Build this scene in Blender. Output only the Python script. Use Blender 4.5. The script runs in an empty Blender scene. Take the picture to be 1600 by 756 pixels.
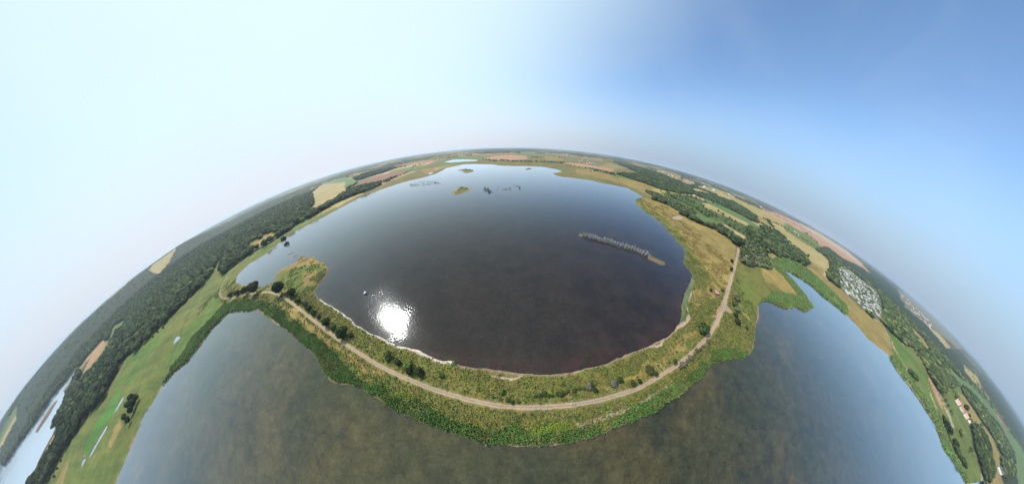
import bpy, math, random
import numpy as np

PI = math.pi
R = math.radians
scene = bpy.context.scene
COL = scene.collection

# ------------------------------------------------------------------ camera
CAM_H = 100.0                      # height of the camera above the lakes, metres
PITCH = 32.25                      # degrees below the horizontal
KS = (0.1792411574598631, -0.002409435828273604, -0.00017707220577059283, 5.595508955654312e-06)
cd = bpy.data.cameras.new("camera")
cd.type = 'PANO'
cd.panorama_type = 'FISHEYE_LENS_POLYNOMIAL'
cd.sensor_fit = 'HORIZONTAL'
cd.sensor_width = 36.0
cd.fisheye_fov = R(300)
cd.fisheye_polynomial_k0 = 0.0
cd.fisheye_polynomial_k1 = -KS[0]
cd.fisheye_polynomial_k2 = -KS[1]
cd.fisheye_polynomial_k3 = -KS[2]
cd.fisheye_polynomial_k4 = -KS[3]
cd.clip_start = 0.1
cd.clip_end = 200000.0
cam = bpy.data.objects.new("camera", cd)
cam.location = (0, 0, CAM_H)
cam.rotation_euler = (R(90 - PITCH), 0, 0)
COL.objects.link(cam)
scene.camera = cam

# ------------------------------------------------------------------ light
SUN_EL, SUN_AZ = R(44.8), R(-59.2)           # azimuth from +Y towards +X
sdir = (math.cos(SUN_EL)*math.sin(SUN_AZ), math.cos(SUN_EL)*math.cos(SUN_AZ), math.sin(SUN_EL))
w = bpy.data.worlds.new("World")
scene.world = w
w.use_nodes = True
nt = w.node_tree
nt.nodes.clear()
wo = nt.nodes.new('ShaderNodeOutputWorld')
bg = nt.nodes.new('ShaderNodeBackground')
sky = nt.nodes.new('ShaderNodeTexSky')
sky.sky_type = 'NISHITA'
sky.sun_disc = False
sky.sun_elevation = SUN_EL
sky.sun_rotation = SUN_AZ
sky.altitude = 100
sky.air_density = 1.15
sky.dust_density = 0.7
sky.ozone_density = 1.6
SKY_GAIN = (1.22, 1.38, 1.50)
SKY_SUN = (5.5, 6.9, 7.3)
SKY_HOR_A = (2.35, 3.2, 4.5)
SKY_HOR_B = (5.5, 5.8, 6.5)
bg.inputs['Strength'].default_value = 0.12
# faint veils of high cirrus, laid out by direction in the sky
tc = nt.nodes.new('ShaderNodeTexCoord')
def wn(t, **k):
    n = nt.nodes.new(t)
    for a, b in k.items(): setattr(n, a, b)
    return n
def mrange(src, a, b, c, d, kind='SMOOTHSTEP'):
    n = wn('ShaderNodeMapRange', interpolation_type=kind)
    for q, v in zip((1, 2, 3, 4), (a, b, c, d)): n.inputs[q].default_value = v
    L(src, n.inputs[0]); return n.outputs[0]
L = nt.links.new
nrm = wn('ShaderNodeVectorMath', operation='NORMALIZE'); L(tc.outputs['Generated'], nrm.inputs[0])
dt_ = wn('ShaderNodeVectorMath', operation='DOT_PRODUCT'); L(nrm.outputs[0], dt_.inputs[0]); dt_.inputs[1].default_value = sdir
sx = wn('ShaderNodeSeparateXYZ'); L(nrm.outputs[0], sx.inputs[0])
# bright milky air on the sun's side of the sky
glow = mrange(dt_.outputs['Value'], 0.05, 0.97, 0.0, 0.98)
m1 = wn('ShaderNodeMixRGB'); deep = wn('ShaderNodeVectorMath', operation='MULTIPLY'); L(sky.outputs[0], deep.inputs[0]); deep.inputs[1].default_value = SKY_GAIN
L(glow, m1.inputs['Fac']); L(deep.outputs[0], m1.inputs['Color1']); m1.inputs['Color2'].default_value = (SKY_SUN[0], SKY_SUN[1], SKY_SUN[2], 1)
# pale haze layer towards the horizon, whiter under the sun
hc = wn('ShaderNodeMixRGB'); L(mrange(dt_.outputs['Value'], -0.35, 0.75, 0.0, 1.0), hc.inputs['Fac']); hc.inputs['Color1'].default_value = (*SKY_HOR_A, 1); hc.inputs['Color2'].default_value = (*SKY_HOR_B, 1)
m2 = wn('ShaderNodeMixRGB'); L(mrange(sx.outputs['Z'], 0.0, 0.38, 0.92, 0.0, 'SMOOTHSTEP'), m2.inputs['Fac']); L(m1.outputs[0], m2.inputs['Color1']); L(hc.outputs[0], m2.inputs['Color2'])
# faint veils of high cirrus
mp = wn('ShaderNodeMapping'); mp.inputs['Scale'].default_value = (1.0, 2.2, 3.0); mp.inputs['Rotation'].default_value = (0.2, 0.4, 0.5)
nz = wn('ShaderNodeTexNoise'); nz.inputs['Scale'].default_value = 1.3; nz.inputs['Detail'].default_value = 7; nz.inputs['Roughness'].default_value = 0.55; nz.inputs['Distortion'].default_value = 0.6
L(nrm.outputs[0], mp.inputs['Vector']); L(mp.outputs[0], nz.inputs['Vector'])
mx = wn('ShaderNodeMixRGB'); mx.inputs['Color2'].default_value = (5.0, 5.6, 6.4, 1)
L(mrange(nz.outputs['Fac'], .45, .85, 0, .12, 'LINEAR'), mx.inputs['Fac']); L(m2.outputs[0], mx.inputs['Color1']); L(mx.outputs[0], bg.inputs['Color']); L(bg.outputs[0], wo.inputs['Surface'])

sl = bpy.data.lights.new("sun", 'SUN'); sl.energy = 3.9; sl.angle = R(0.53); sl.color = (1.0, 0.955, 0.89)
so = bpy.data.objects.new("sun", sl); COL.objects.link(so)
from mathutils import Vector, Matrix
so.rotation_euler = Vector(sdir).to_track_quat('Z', 'Y').to_euler(); so.location = (sdir[0]*300, sdir[1]*300, sdir[2]*300)

scene.view_settings.view_transform = 'Standard'
scene.view_settings.look = 'None'
scene.view_settings.gamma = 1
scene.view_settings.exposure = 0.25
HAZE_D = 6.5e-5
scene.render.engine = 'CYCLES'
cy = scene.cycles
cy.max_bounces = 6; cy.diffuse_bounces = 2; cy.glossy_bounces = 3; cy.transparent_max_bounces = 8; cy.volume_bounces = 1
cy.sample_clamp_indirect = 4.0
cy.use_denoising = True

# ------------------------------------------------------------------ measuring the photograph
# outlines are traced in the photograph's 1600 x 756 pixels and laid down on the ground plane through the same lens
_pr = R(PITCH); _cp, _sp = math.cos(_pr), math.sin(_pr)
def G(px, py, z=0.0, far=16000.0):
    X = (np.asarray(px, float) - 800) * 0.0225; Y = (378 - np.asarray(py, float)) * 0.0225
    r = np.hypot(X, Y) + 1e-9
    th = r*(KS[0] + r*(KS[1] + r*(KS[2] + r*KS[3])))
    a, b, c = np.cos(th), np.sin(th)*X/r, np.sin(th)*Y/r
    up = -a*_sp + c*_cp; fw = a*_cp + c*_sp
    t = (CAM_H - z) / np.maximum(-up, 1e-6)
    t = np.minimum(t, far)
    return np.stack([b*t, fw*t], -1)
def GP(pts):
    """a point may carry a height: the traced edge is then the top of the trees, not their foot"""
    z = np.array([q[2] if len(q) > 2 else 0.0 for q in pts]); a = np.array([q[:2] for q in pts], float); return G(a[:, 0], a[:, 1], z)
_rt = np.linspace(0, 24, 3000); _tt = _rt*(KS[0] + _rt*(KS[1] + _rt*(KS[2] + _rt*KS[3])))
def PX(x, y, z):
    """ground point -> photograph pixel and pixels per metre (used only to choose level of detail)"""
    x = np.asarray(x, float); y = np.asarray(y, float); z = np.asarray(z, float) - CAM_H
    l = np.sqrt(x*x + y*y + z*z); dx, dy, dz = x/l, y/l, z/l
    f = dy*_cp - dz*_sp; u = dy*_sp + dz*_cp
    th = np.arccos(np.clip(f, -1, 1)); s = np.hypot(dx, u) + 1e-9
    r = np.interp(th, _tt, _rt, right=60)/0.0225
    return 800 + dx/s*r, 378 - u/s*r, 256*(1 + (r/512)**2)/l

def hash2(ix, iy, seed=0):
    h = (ix.astype(np.int64)*374761393 + iy.astype(np.int64)*668265263 + seed*2147483647) & 0xffffffff
    h = ((h ^ (h >> 13))*1274126177) & 0xffffffff
    h = ((h ^ (h >> 16))*2246822519) & 0xffffffff
    return ((h ^ (h >> 15)) & 0xffffff)/float(0xffffff)
def vnoise(x, y, seed=0):
    ix, iy = np.floor(x), np.floor(y); fx, fy = x-ix, y-iy
    fx = fx*fx*(3-2*fx); fy = fy*fy*(3-2*fy)
    a, b, c, d = hash2(ix, iy, seed), hash2(ix+1, iy, seed), hash2(ix, iy+1, seed), hash2(ix+1, iy+1, seed)
    return (a*(1-fx)+b*fx)*(1-fy) + (c*(1-fx)+d*fx)*fy
def fnoise(x, y, seed=0, oct=4):
    s = 0; a = 1; t = 0
    for i in range(oct):
        s = s + a*vnoise(x*2**i, y*2**i, seed+i*7); t += a; a *= 0.5
    return s/t
def smooth(a, b, x):
    t = np.clip((x-a)/(b-a), 0, 1); return t*t*(3-2*t)

def inside(P, x, y):
    """points in polygon, vectorised over points"""
    out = np.zeros(x.shape, bool)
    m = (x >= P[:, 0].min()) & (x <= P[:, 0].max()) & (y >= P[:, 1].min()) & (y <= P[:, 1].max())
    idx = np.nonzero(m)[0]
    if not len(idx): return out
    xs, ys = x[idx], y[idx]; c = np.zeros(len(idx), bool)
    for i in range(len(P)):
        x0, y0 = P[i-1]; x1, y1 = P[i]
        if y0 == y1: continue
        k = ((y0 > ys) != (y1 > ys)) & (xs < (x1-x0)*(ys-y0)/(y1-y0) + x0)
        c ^= k
    out[idx] = c
    return out
def seg_dist(P, x, y, closed=True, reach=80.0):
    """distance to the edges of a polygon or line, up to reach"""
    d = np.full(x.shape, reach, float)
    n = len(P)
    for i in range(0 if closed else 1, n):
        a, b = P[i-1], P[i]
        lo = np.minimum(a, b)-reach; hi = np.maximum(a, b)+reach
        idx = np.nonzero((x > lo[0]) & (x < hi[0]) & (y > lo[1]) & (y < hi[1]))[0]
        if not len(idx): continue
        ab = b-a; q = ab@ab
        if q < 1e-9: continue
        px, py = x[idx]-a[0], y[idx]-a[1]
        t = np.clip((px*ab[0]+py*ab[1])/q, 0, 1)
        dd = np.hypot(px-t*ab[0], py-t*ab[1])
        d[idx] = np.minimum(d[idx], dd)
    return d

# ------------------------------------------------------------------ traced outlines
LAKE = [(367.6,440),(372,429),(388,413),(409,401),(421.6,393),(433.5,381.6),(465,359),(487.6,348),(505,339.5),(532,325),(562,309),(599,295),(630.5,284.8),
 (662,277.6),(680,272),(691,266.7),(697,263),(716,259),(723,257),(745,256.5),(768.6,257),(783,259),(800,259.5),(816,259.7),(846,260.7),(870,264.7),(879,268),
 (863.5,271.3),(874,276),(892.6,278),(919,281),(939,285.8),(962,290),(979,293.5),(992,300),(1005,307.8),(993.3,311.7),(994,319),(1004.4,328.4),(1018.7,338),
 (1034.8,350.7),(1046.7,363.8),(1060,379),(1068,388),(1069.4,395),(1068.6,412),(1082,430),(1078,444),(1070,457),(1067,470),(1065,478.5),(1064,501),(1053,517.4),
 (1040,528.5),(1020,538),(995,548.6),(970,559),(947.6,567.6),(925,573),(903.7,578.5),(866.7,585),(829.6,584),(792.6,580.4),(746,574.8),(709,566),(678.4,559.4),
 (654.6,548),(635.6,541),(618,539.5),(599,529),(578.4,519.7),(557.8,508.6),(546.7,497.5),(518.4,478.4),(497.8,466.5),(490.6,457),(497.8,443.5),(510.5,429),
 (512.9,418),(502.5,410),(493.8,407),(490.6,400),(483.5,402),(478.7,407),(477,400.6),(470.8,400.6),(458,413),(447,416.5),(436,423),(431,431),(430,438.7),
 (421.6,445),(410.5,447.5),(395,446),(378.7,445)]
NEAR_L = [(181,756),(197,714),(212.5,679),(226,645),(240,626),(254,602.6),(262,592),(271,581),(292,565),(311,540),(330,514),(347,497.5),(356.5,488),(370,486.5),(383.5,486),
 (402.5,483),(412,488),(427,499),(442,512),(458.5,524),(475,539),(487.7,551),(498,566),(505.7,582),(515,592.7),(526,599),(545,600),(562.5,603.8),(576,613),(591,624.4),(623,643.5),
 (662.5,661),(690,670),(720,679),(746,689.6),(783,695),(829.6,697),(876,694),(903.7,687.8),(940,678.5),(947.6,674.8),(990.5,658),(1033,636.7),(1066.7,612.9),
 (1095,589),(1114,566),(1142,562.8),(1167.8,557),(1177,543),(1179,527),(1180,512),(1185,497),(1184.4,478.5),(1190,473),(1197.4,469),(1206,473),(1216,477.6),(1225,481),(1234.4,483),(1242,477.6),
 (1250,483),(1258.5,488.7),(1263,484),(1270.6,480),(1263,467),(1246.7,447),(1232,430.5),(1224,422),(1233.6,424.5),(1251,435),(1269,447),(1287,464),(1309,480),(1323.6,493),
 (1341,511),(1356.5,529.5),(1389.5,555.4),(1401,576.6),(1432,616.7),(1460,659),(1476.6,701.5),(1502.5,739),(1509.6,756)]
P_LAKE = GP(LAKE)
_nl = GP(NEAR_L)
P_NEAR = np.vstack([_nl, [(760,-560),(800,-800),(500,-1000),(0,-1050),(-300,-900),(-420,-620),(-350,-400)]])
FJ_W = GP([(8,728),(26,700),(52,664),(78,625),(104,594),(116.6,575.5)])
FJ_E = GP([(124,583),(111.5,609),(98,643),(82,679),(62,715.5),(52,739),(40,756)])
P_FJORD = np.vstack([FJ_W[::1], FJ_E, [(-1080,-1150),(-1200,-2200),(-2300,-3000),(-2700,-2000)]])
P_POND = GP([(693.6,253.4),(708,249.6),(721,249),(747,250),(744.8,251.8),(723,252.8),(702,254.2)])
def thick(line, wd):
    """outline of a wobbling strip along a traced line: widths in metres"""
    a = GP(line); n = len(a); l = []; r_ = []
    for i in range(n):
        t = a[min(i+1, n-1)] - a[max(i-1, 0)]; t = t/np.hypot(*t); nrm = np.array([-t[1], t[0]])
        ww = wd*(0.35 if i in (0, n-1) else 0.7+0.6*((i*37) % 10)/10)
        l.append(a[i]+nrm*ww/2); r_.append(a[i]-nrm*ww/2)
    return np.array(l + r_[::-1])
P_PUDDLES = [thick([(194,620),(190,626),(186,632),(183,638),(179,644)], 13), thick([(168.5,663.7),(164,672),(158,682),(152,692),(146,703),(140,713)], 10),
             thick([(134,714),(131,720),(129,727)], 15), thick([(281,528),(277,531),(273,535),(271,538)], 9), thick([(281,527),(277,530),(274,528)], 8),
             thick([(677,265),(683,263.5),(690,262.3)], 22), thick([(676,263),(681,261.5),(685,260.8)], 18), thick([(671,272.5),(674,270),(676,269.5)], 25), thick([(652,271.5),(654.5,271.2),(656,271)], 14),
             thick([(876,267.5),(871,266.6),(880,266.2)], 14)]
ISLES = [GP([(714,266.5),(722,264.5),(731,264.2),(738,265.2),(740,267),(737,269),(731,270.7),(724,270.3),(723,267.5)]),
         GP([(706,302),(712,297),(716,292.5),(724,292),(733,293),(736.5,296),(728,299.5),(719,303.5),(709,304.5)]),
         GP([(820,264.2),(826,262.6),(831,262.9),(830,264.2),(823,265.6)]),
         GP([(903.5,367),(906,364.5),(910,365.3),(912,367.8),(910,370),(905,369.3)]),
         GP([(1012,401),(1018,400.5),(1026,404),(1034,407),(1039.5,410.5),(1038,414),(1032,413.5),(1022,409),(1014,405.5)]),
         GP([(447.5,398.4),(456,394.6),(460,392.8),(457,395.4),(450,398.7)]), GP([(456,402.6),(462,398.6),(464,398),(462,401)]), 
         GP([(88,624),(90,626),(80,643),(70,659),(58,676),(55,674),(66,656),(78,637)]),
         GP([(123,579),(126,582),(118,592),(108,605),(100,613),(99,610),(108,598),(116,588)]),
         GP([(113,604),(114,606),(107,614),(100,623),(99,621),(106,611)])]
TRACK = [(600,289.5),(580,298),(560,305),(520,327),(487,344.5),(455,362.5),(421.6,385.5),(399,398),(372,415.5),(356.5,432),(348.6,446.7),(344.5,458),(347.5,466.5),(356.5,468.6),(372,466.3),(388,461.5),(409,458.6),(423,458),(434,461.5),
 (442,464.5),(458,475),(478.7,491),(508.6,515),(532.4,532.4),(559,550),(591,570.5),(623,586.3),(638.7,592.7),(670.5,606),(700,615.3),(737,625.7),(783,634.5),(820,636.5),(857,635.6),(894,632.5),
 (940,624.3),(947.6,622),(995,607.6),(1023.8,591.3),(1052,574),(1081,550.5),(1107,524),(1118,504),(1129,478.5),(1133.5,462),(1140,439),(1149.5,407.6),(1153.5,388.6)]
P_TRACK = GP(TRACK)
SPUR = [GP([(1204,404.5),(1209,401.3),(1215,400.6),(1223,402.3)]), GP([(1112,327),(1117,335),(1124,344),(1131,350)]), GP([(995,632.5),(1018,620),(1040,606)]), GP([(903,664),(947,651.3),(995,632.5)])]

# land cover: index -> (linear colour, variation)
CV = {}
COVER = []
def cover(name, col, var=0.5): CV[name] = len(COVER); COVER.append((col, var))
cover('patch', (0.20,0.17,0.08), .4)
cover('meadow', (0.105,0.140,0.028), .75)
cover('meadow_bright', (0.085,0.150,0.026), .7)
cover('wetgrass', (0.070,0.19,0.028), .4)
cover('thicket', (0.062,0.098,0.026), .9)
cover('rough', (0.118,0.130,0.030), .8)
cover('dry', (0.215,0.178,0.055), .75)
cover('wheat', (0.32,0.26,0.105), .4)
cover('stubble', (0.40,0.29,0.17), .3)
cover('orange', (0.36,0.215,0.115), .3)
cover('brown', (0.21,0.115,0.075), .35)
cover('green', (0.10,0.155,0.045), .3)
cover('wood', (0.024,0.036,0.013), .6)
cover('reed', (0.052,0.100,0.024), .7)
cover('reed_pale', (0.070,0.125,0.036), .5)
cover('marsh', (0.135,0.130,0.045), .8)
cover('sand', (0.34,0.275,0.20), .7)
cover('lime', (0.098,0.150,0.022), .6)
cover('camp', (0.085,0.105,0.045), .9)
cover('village', (0.12,0.13,0.075), .9)
cover('yellow', (0.30,0.245,0.075), .35)
cover('redmud', (0.26,0.175,0.115), .5)
Z = [(CV['marsh'], P_LAKE), (CV['marsh'], P_NEAR), (CV['marsh'], P_FJORD)]    # painter's order: (cover, polygon)
def zone(c, pts, feather=0): Z.append((CV[c], GP(pts)))
# -- west
zone('meadow', [(60,756),(98,712),(145,643),(166,620),(198,560),(213,548),(265,497),(300,462),(335,430),(345,418),(360,440),(400,470),(447,500),(410,500),(360,520),(290,590),(240,640),(181,756)])
zone('wetgrass', [(132,712),(137,690),(150,665),(165,643),(180,618),(188,606),(190,612),(182,640),(166,664),(150,690),(138,712)])
zone('meadow_bright', [(262,560),(285,528),(310,495),(335,465),(350,470),(330,500),(300,540),(272,575),(255,600)])
zone('dry', [(240,630),(250,606),(256,607),(243,634),(215,700),(196,756),(184,756),(205,692)])
zone('meadow_bright', [(240,500),(262,520),(225,575),(205,600),(180,606),(200,565),(222,535)])
zone('dry', [(172,692),(180,668),(190,655),(192,662),(184,680),(176,700)])
zone('dry', [(88,756),(104,722),(112,716),(104,740),(98,756)])
zone('wood', [(20,770,15),(40,750,15),(54,735,15),(63,715,15),(84,679,15),(100,643,15),(114,612,15),(126,597,14),(136,578,14),(145,577,14),(155.5,562,13),(166.5,545,13),(175,522,13),(198.5,507,13),(178,500,13),(190,467,12),(204,454,12),(242,436,12),(258,430,12),(283,412,12),
  (298.5,391),(321,372),(354,350),(382,337),(409.6,324),(437.4,311),(465,305.6),(487.4,303.7),(493,318.5),(488,326),(496,333),(520,322),(493,337.5),(465,352),(443,368),(424.4,379),(402,392),(383.7,403.7),
  (362,420.4),(350,430),(346,418),(341,420),(335,432),(300,464),(265.5,499),(213,551),(198.5,557),(166.5,615),(145,643),(98,712),(75,756)])
zone('meadow', [(344,405),(349,410),(345,428),(330,440),(323,442),(335,424)])
zone('dry', [(388,383),(400,375),(410,373),(412,366),(430,363.5),(437,366),(428,374),(412,384),(398,390),(388,388)])
zone('meadow', [(120,600),(134,583),(148,566),(165,546),(170,549),(152,574),(136,592),(122,606)])
zone('green', [(155,560),(172,530),(180,510),(198,500),(200,506),(184,524),(170,546),(158,566)])
zone('wheat', [(242,434),(259.6,416),(283,399),(284,403),(271,417.5),(254,433),(246,436)])
zone('wheat', [(162,496),(178,475.6),(204,452),(203,459),(188,474),(169.5,494)])
zone('stubble', [(280,398),(300,384),(319,371.5),(318,374),(300,388),(280,404)])
zone('wheat', [(487.6,301.4),(503.5,290),(541.6,284.6),(543,290),(535,294),(543,300),(525.7,311),(503.5,322),(487.6,326),(492.4,314)])
zone('green', [(541.6,281),(551,279),(557.5,285.6),(550,291),(543,296),(538,293)])
zone('green', [(500,289),(525,281),(545,278),(541,285),(503,290)])
zone('brown', [(557.5,287),(583,277.4),(630.5,267),(635,270.5),(606.7,284),(598.7,286),(579.7,288),(564,292)])
zone('wood', [(554,281),(560.6,276),(590,265),(606.7,259.5),(621,263),(598.7,271.5),(570,280),(556,284)])
zone('wood', [(493,331.6),(520,315),(544.8,298.5),(564,292),(592,287),(598.7,289.5),(583,297),(554,306.5),(525.7,318),(496,333)])
zone('marsh', [(520,330),(545,314),(575,300),(606,285),(640,272),(690,258),(700,256),(694,262),(680,273),(640,284),(600,296),(560,311),(530,326)])
zone('meadow', [(346,445),(356,430),(372,414),(402,393.5),(443,369),(493,338.5),(520,326),(535,322),(505,341),(465,361),(430,384),(400,408),(374,432),(366,446),(385,462),(350,468)])
# -- the dyke and the spit
zone('rough', [(366,441),(384,446),(421,446),(436,424),(470,402),(500,408),(515,420),(510,432),(490,457),(500,468),(546,497),(620,540),(700,563),(792,582),(867,586),(948,568),(1040,528),(1064,502),(1066,470),(1083,435),
  (1150,384),(1215,410),(1262,466),(1272,480),(1245,478),(1234,484),(1186,478),(1180,540),(1165,558),(1112,566),(1066,613),(950,676),(876,695),(783,696),(700,675),(591,625),(505,585),(402,484),(350,486),(345,460)])
zone('meadow', [(431,441),(447,427),(475,416),(500,418),(507,424),(497,440),(486,456),(470,460),(440,452)])
zone('dry', [(432,428),(447,416),(460,411),(470,400),(500,407),(514,420),(506,420),(490,414),(470,416),(445,424)])
zone('dry', [(478,428),(492,424),(496,432),(486,446),(476,450),(474,440)])
zone('dry', [(436,470),(460,484),(500,516),(540,548),(600,584),(596,592),(540,560),(500,530),(465,500),(440,480)])
zone('dry', [(994,312),(1006,306),(1040,325),(1080,345),(1120,362),(1149,383),(1146,410),(1137,440),(1124,462),(1100,470),(1075,478),(1070,462),(1083,436),(1070,410),(1060,380),(1034,350),(1004,328)])
zone('rough', [(994,312),(1000,311),(1010,325),(1040,344),(1062,366),(1080,392),(1092,410),(1108,430),(1100,462),(1070,476),(1064,440),(1083,432),(1066,412),(1066,394),(1034,351),(1004,329)])
zone('orange', [(1119,486),(1126,474),(1130,462),(1128,480),(1118,500),(1108,500)])
zone('dry', [(1090,448),(1110,462),(1098,478),(1082,486),(1078,470)])
zone('dry', [(880,622),(940,612),(1000,590),(1024,576),(1060,552),(1090,522),(1086,514),(1050,542),(1010,566),(1000,584),(950,604),(885,614)])
zone('meadow', [(1152,430),(1170,440),(1180,465),(1184,480),(1180,500),(1165,505),(1148,480)])
zone('dry', [(1186,420),(1215,418),(1235,440),(1250,462),(1235,464),(1215,450),(1195,440)])
zone('rough', [(1200,448),(1230,458),(1258,472),(1262,478),(1240,476),(1205,462),(1188,470),(1184,462)])
zone('sand', [(1078,433),(1084,438),(1086,450),(1080,462),(1074,478),(1070,490),(1068,478),(1069,462),(1077,446)])
zone('sand', [(1064,502),(1072,490),(1076,500),(1066,512),(1050,526),(1030,537),(1000,550),(1002,546),(1036,530),(1054,517)])
zone('sand', [(764,580),(780,582),(800,584),(820,585),(808,587),(790,587.5),(774,585)])
zone('sand', [(1050,341),(1060,337),(1068,342),(1062,345),(1053,344)])
zone('sand', [(1128,478),(1136,480),(1141,488),(1136,492),(1128,490)])
zone('reed', [(336,499),(352,475),(380,470),(409,470.5),(431,478),(447,497),(480,516.5),(511.7,543.5),(532,562.5),(562.5,589.5),(607,611.7),(638.7,621),(686,642),(720,653),(746,666),(783,671),(826,672),(885,673),
  (940,663.7),(947.6,660),(995,638),(1035.7,615),(1066.7,592),(1102,563),(1132.6,545),(1150,546),(1168,552),(1170,557),(1142,563.5),(1114,567),(1095,590),(1066.7,614),(1033,638),(990,659),(947,676),(903,689),(876,695),(829,698),
  (783,696),(746,691),(690,671),(662,662),(623,644),(591,625),(562,605),(526,600),(505,583),(487,552),(458,525),(427,500),(402,484),(356,489)])
zone('lime', [(828,670),(845,662),(859,658.5),(876,661),(892.6,665.5),(888,673),(870,677),(850,678),(830,677)])
zone('lime', [(590,602),(606,608),(620,616),(640,620),(655,630),(640,632),(618,622),(596,612)])
zone('reed', [(254,603),(262,588),(268,575),(285,555),(300,530),(330,500),(345,484),(356,489),(345,499),(330,515),(311,541),(292,566),(271,582)])
zone('reed_pale', [(1184,480),(1184,473),(1199,462),(1218,457),(1240,462),(1258,463),(1271,480),(1264,486),(1258,489),(1242,479),(1234,484),(1216,478.5),(1198,470)])
zone('reed_pale', [(1205,402),(1223,402),(1240,408),(1262,421),(1290,446),(1322,478),(1324,492),(1310,482),(1287,466),(1269,449),(1251,437),(1233,426),(1223,423),(1234,433),(1247,449),(1262,468),(1250,468),(1236,448),(1222,430),(1208,418)])
zone('dry', [(1245,405),(1285,430),(1310,450),(1340,476),(1365,500),(1378,505),(1382,516),(1402,556),(1390,557),(1357,532),(1341,513),(1324,492),(1322,478),(1290,446),(1258,418)])
zone('meadow_bright', [(1377,504),(1400,528),(1412,541),(1428,566),(1446,600),(1454,622),(1468,650),(1450,630),(1430,600),(1405,560)])
zone('marsh', [(1410,560),(1424,575),(1440,606),(1455,640),(1470,668),(1484,700),(1474,690),(1455,650),(1435,615)])
zone('reed_pale', [(1390,545),(1404,560),(1414,580),(1440,614),(1468,656),(1484,698),(1508,740),(1514,760),(1503,740),(1477,702),(1461,660),(1433,617),(1402,577),(1388,556),(1402,556)])
zone('meadow', [(1411,540),(1424,537),(1432,548),(1442,570),(1456,598),(1468,622),(1480,650),(1500,690),(1525,756),(1513,756),(1486,690),(1468,650),(1446,600),(1428,566)])
zone('orange', [(1448,590),(1453,592),(1466,617),(1473,636),(1470,640),(1462,622)])
# -- east and north-east
zone('marsh', [(863,270),(880,262),(920,266),(960,276),(1000,291),(1040,318),(1005,309),(978,294),(939,286),(892,278.5),(874,276.5)])
zone('dry', [(900,264),(940,270),(990,284),(1030,303),(1012,304),(980,291),(940,279),(900,272)])
R2 = [(1007.6,300.5),(1030,313),(1055,328.5),(1077.5,338.5),(1093,348.5),(1112,355),(1150,380),(1153,374),(1140,367),(1118,352),(1100,343),(1085,333),(1065,322),(1045,311),(1025,302),(1008,297.5)]
zone('thicket', [(1030,300),(1084,308),(1120,322),(1165,348),(1172,362),(1168,374),(1150,374),(1130,352),(1100,343),(1065,322)])
zone('wood', R2)
zone('wood', [(1040,293),(1062,296),(1084,300),(1110,304),(1150,318),(1182,339),(1183,349),(1165,343),(1143,331),(1120,318),(1100,311),(1080,305),(1050,301)])
zone('wood', [(1166,362),(1175,352),(1194,356),(1215,364.7),(1232,381.6),(1252,392),(1262,411),(1245,411),(1215,398.5),(1194,386),(1173,372)])
zone('green', [(1085,340),(1110,340),(1150,362),(1172,372),(1165,378),(1130,352),(1100,350)])
zone('stubble', [(1122,352),(1131,351),(1148,361),(1169,373),(1164.6,376),(1145.6,363.5),(1128,355)])
zone('wheat', [(1097,318),(1110,320),(1150,338),(1190,360),(1185,362),(1140,342),(1100,324)])
zone('green', [(1098,310),(1120,318),(1160,338),(1188,356),(1186,360),(1150,340),(1110,321)])
zone('yellow', [(1084,291.6),(1100,292),(1122,299),(1164.6,318),(1190,328.7),(1226,345.6),(1224,352),(1200,345),(1181.6,337),(1150,317),(1112,302)])
zone('wheat', [(1187,344),(1228,369),(1270.5,390),(1296,407),(1294,415.5),(1287,426),(1276,420),(1262,404),(1250,395),(1235,379),(1219.7,364.7),(1200,355)])
zone('dry', [(1266,408),(1285,420),(1287,429),(1280,430),(1262,418)])
zone('orange', [(1190,328.7),(1211,333),(1249,350),(1291.6,375),(1320,393),(1352,420),(1358,428),(1345,424),(1320,406),(1281,385),(1260,366),(1235,352),(1212,342)])
zone('stubble', [(1249,350),(1291,373),(1320,391),(1350,417),(1335,408),(1300,384),(1262,362)])
zone('meadow', [(1228,350),(1262,368),(1284,388),(1275,391),(1255,380),(1225,360)])
zone('wood', [(1275,389.6),(1292,388),(1314,406),(1343.7,419),(1358.5,430),(1377,443),(1406,450),(1440,480),(1474,524),(1480,548),(1476,578),(1497,600),(1468.5,618.5),(1451,589),(1444.7,574),(1430,544.7),(1411,538),(1387.5,517),(1376,503),
  (1360,496),(1313,452),(1293,438),(1290,432),(1298,412)])
zone('wheat', [(1448,505),(1466,523),(1484,546),(1476,548),(1458,527),(1443,509)])
zone('green', [(1412,476),(1430,488),(1446,503),(1442,507),(1424,494),(1409,481)])
zone('dry', [(1425,512),(1440,528),(1452,548),(1446,550),(1434,534),(1420,516)])
zone('camp', [(1308.5,417.4),(1319.6,416),(1342,434),(1367.8,452.6),(1377,473),(1378,500),(1366,500),(1340,477),(1314,454),(1307,443)])
zone('wood', [(958.7,253),(1000,262),(1040,275),(1075,290),(1085,300),(1060,303),(1030,296),(1000,285),(975,277),(957,270)])
zone('wood', [(1154,377),(1173,373),(1190,386),(1205,411),(1204,424),(1186,417.6),(1171,418),(1157,412)])
zone('green', [(1094,334),(1106,344),(1090,342),(1078,334)])
zone('dry', [(1195,398),(1206,396),(1215,401),(1205,406)])
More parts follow.
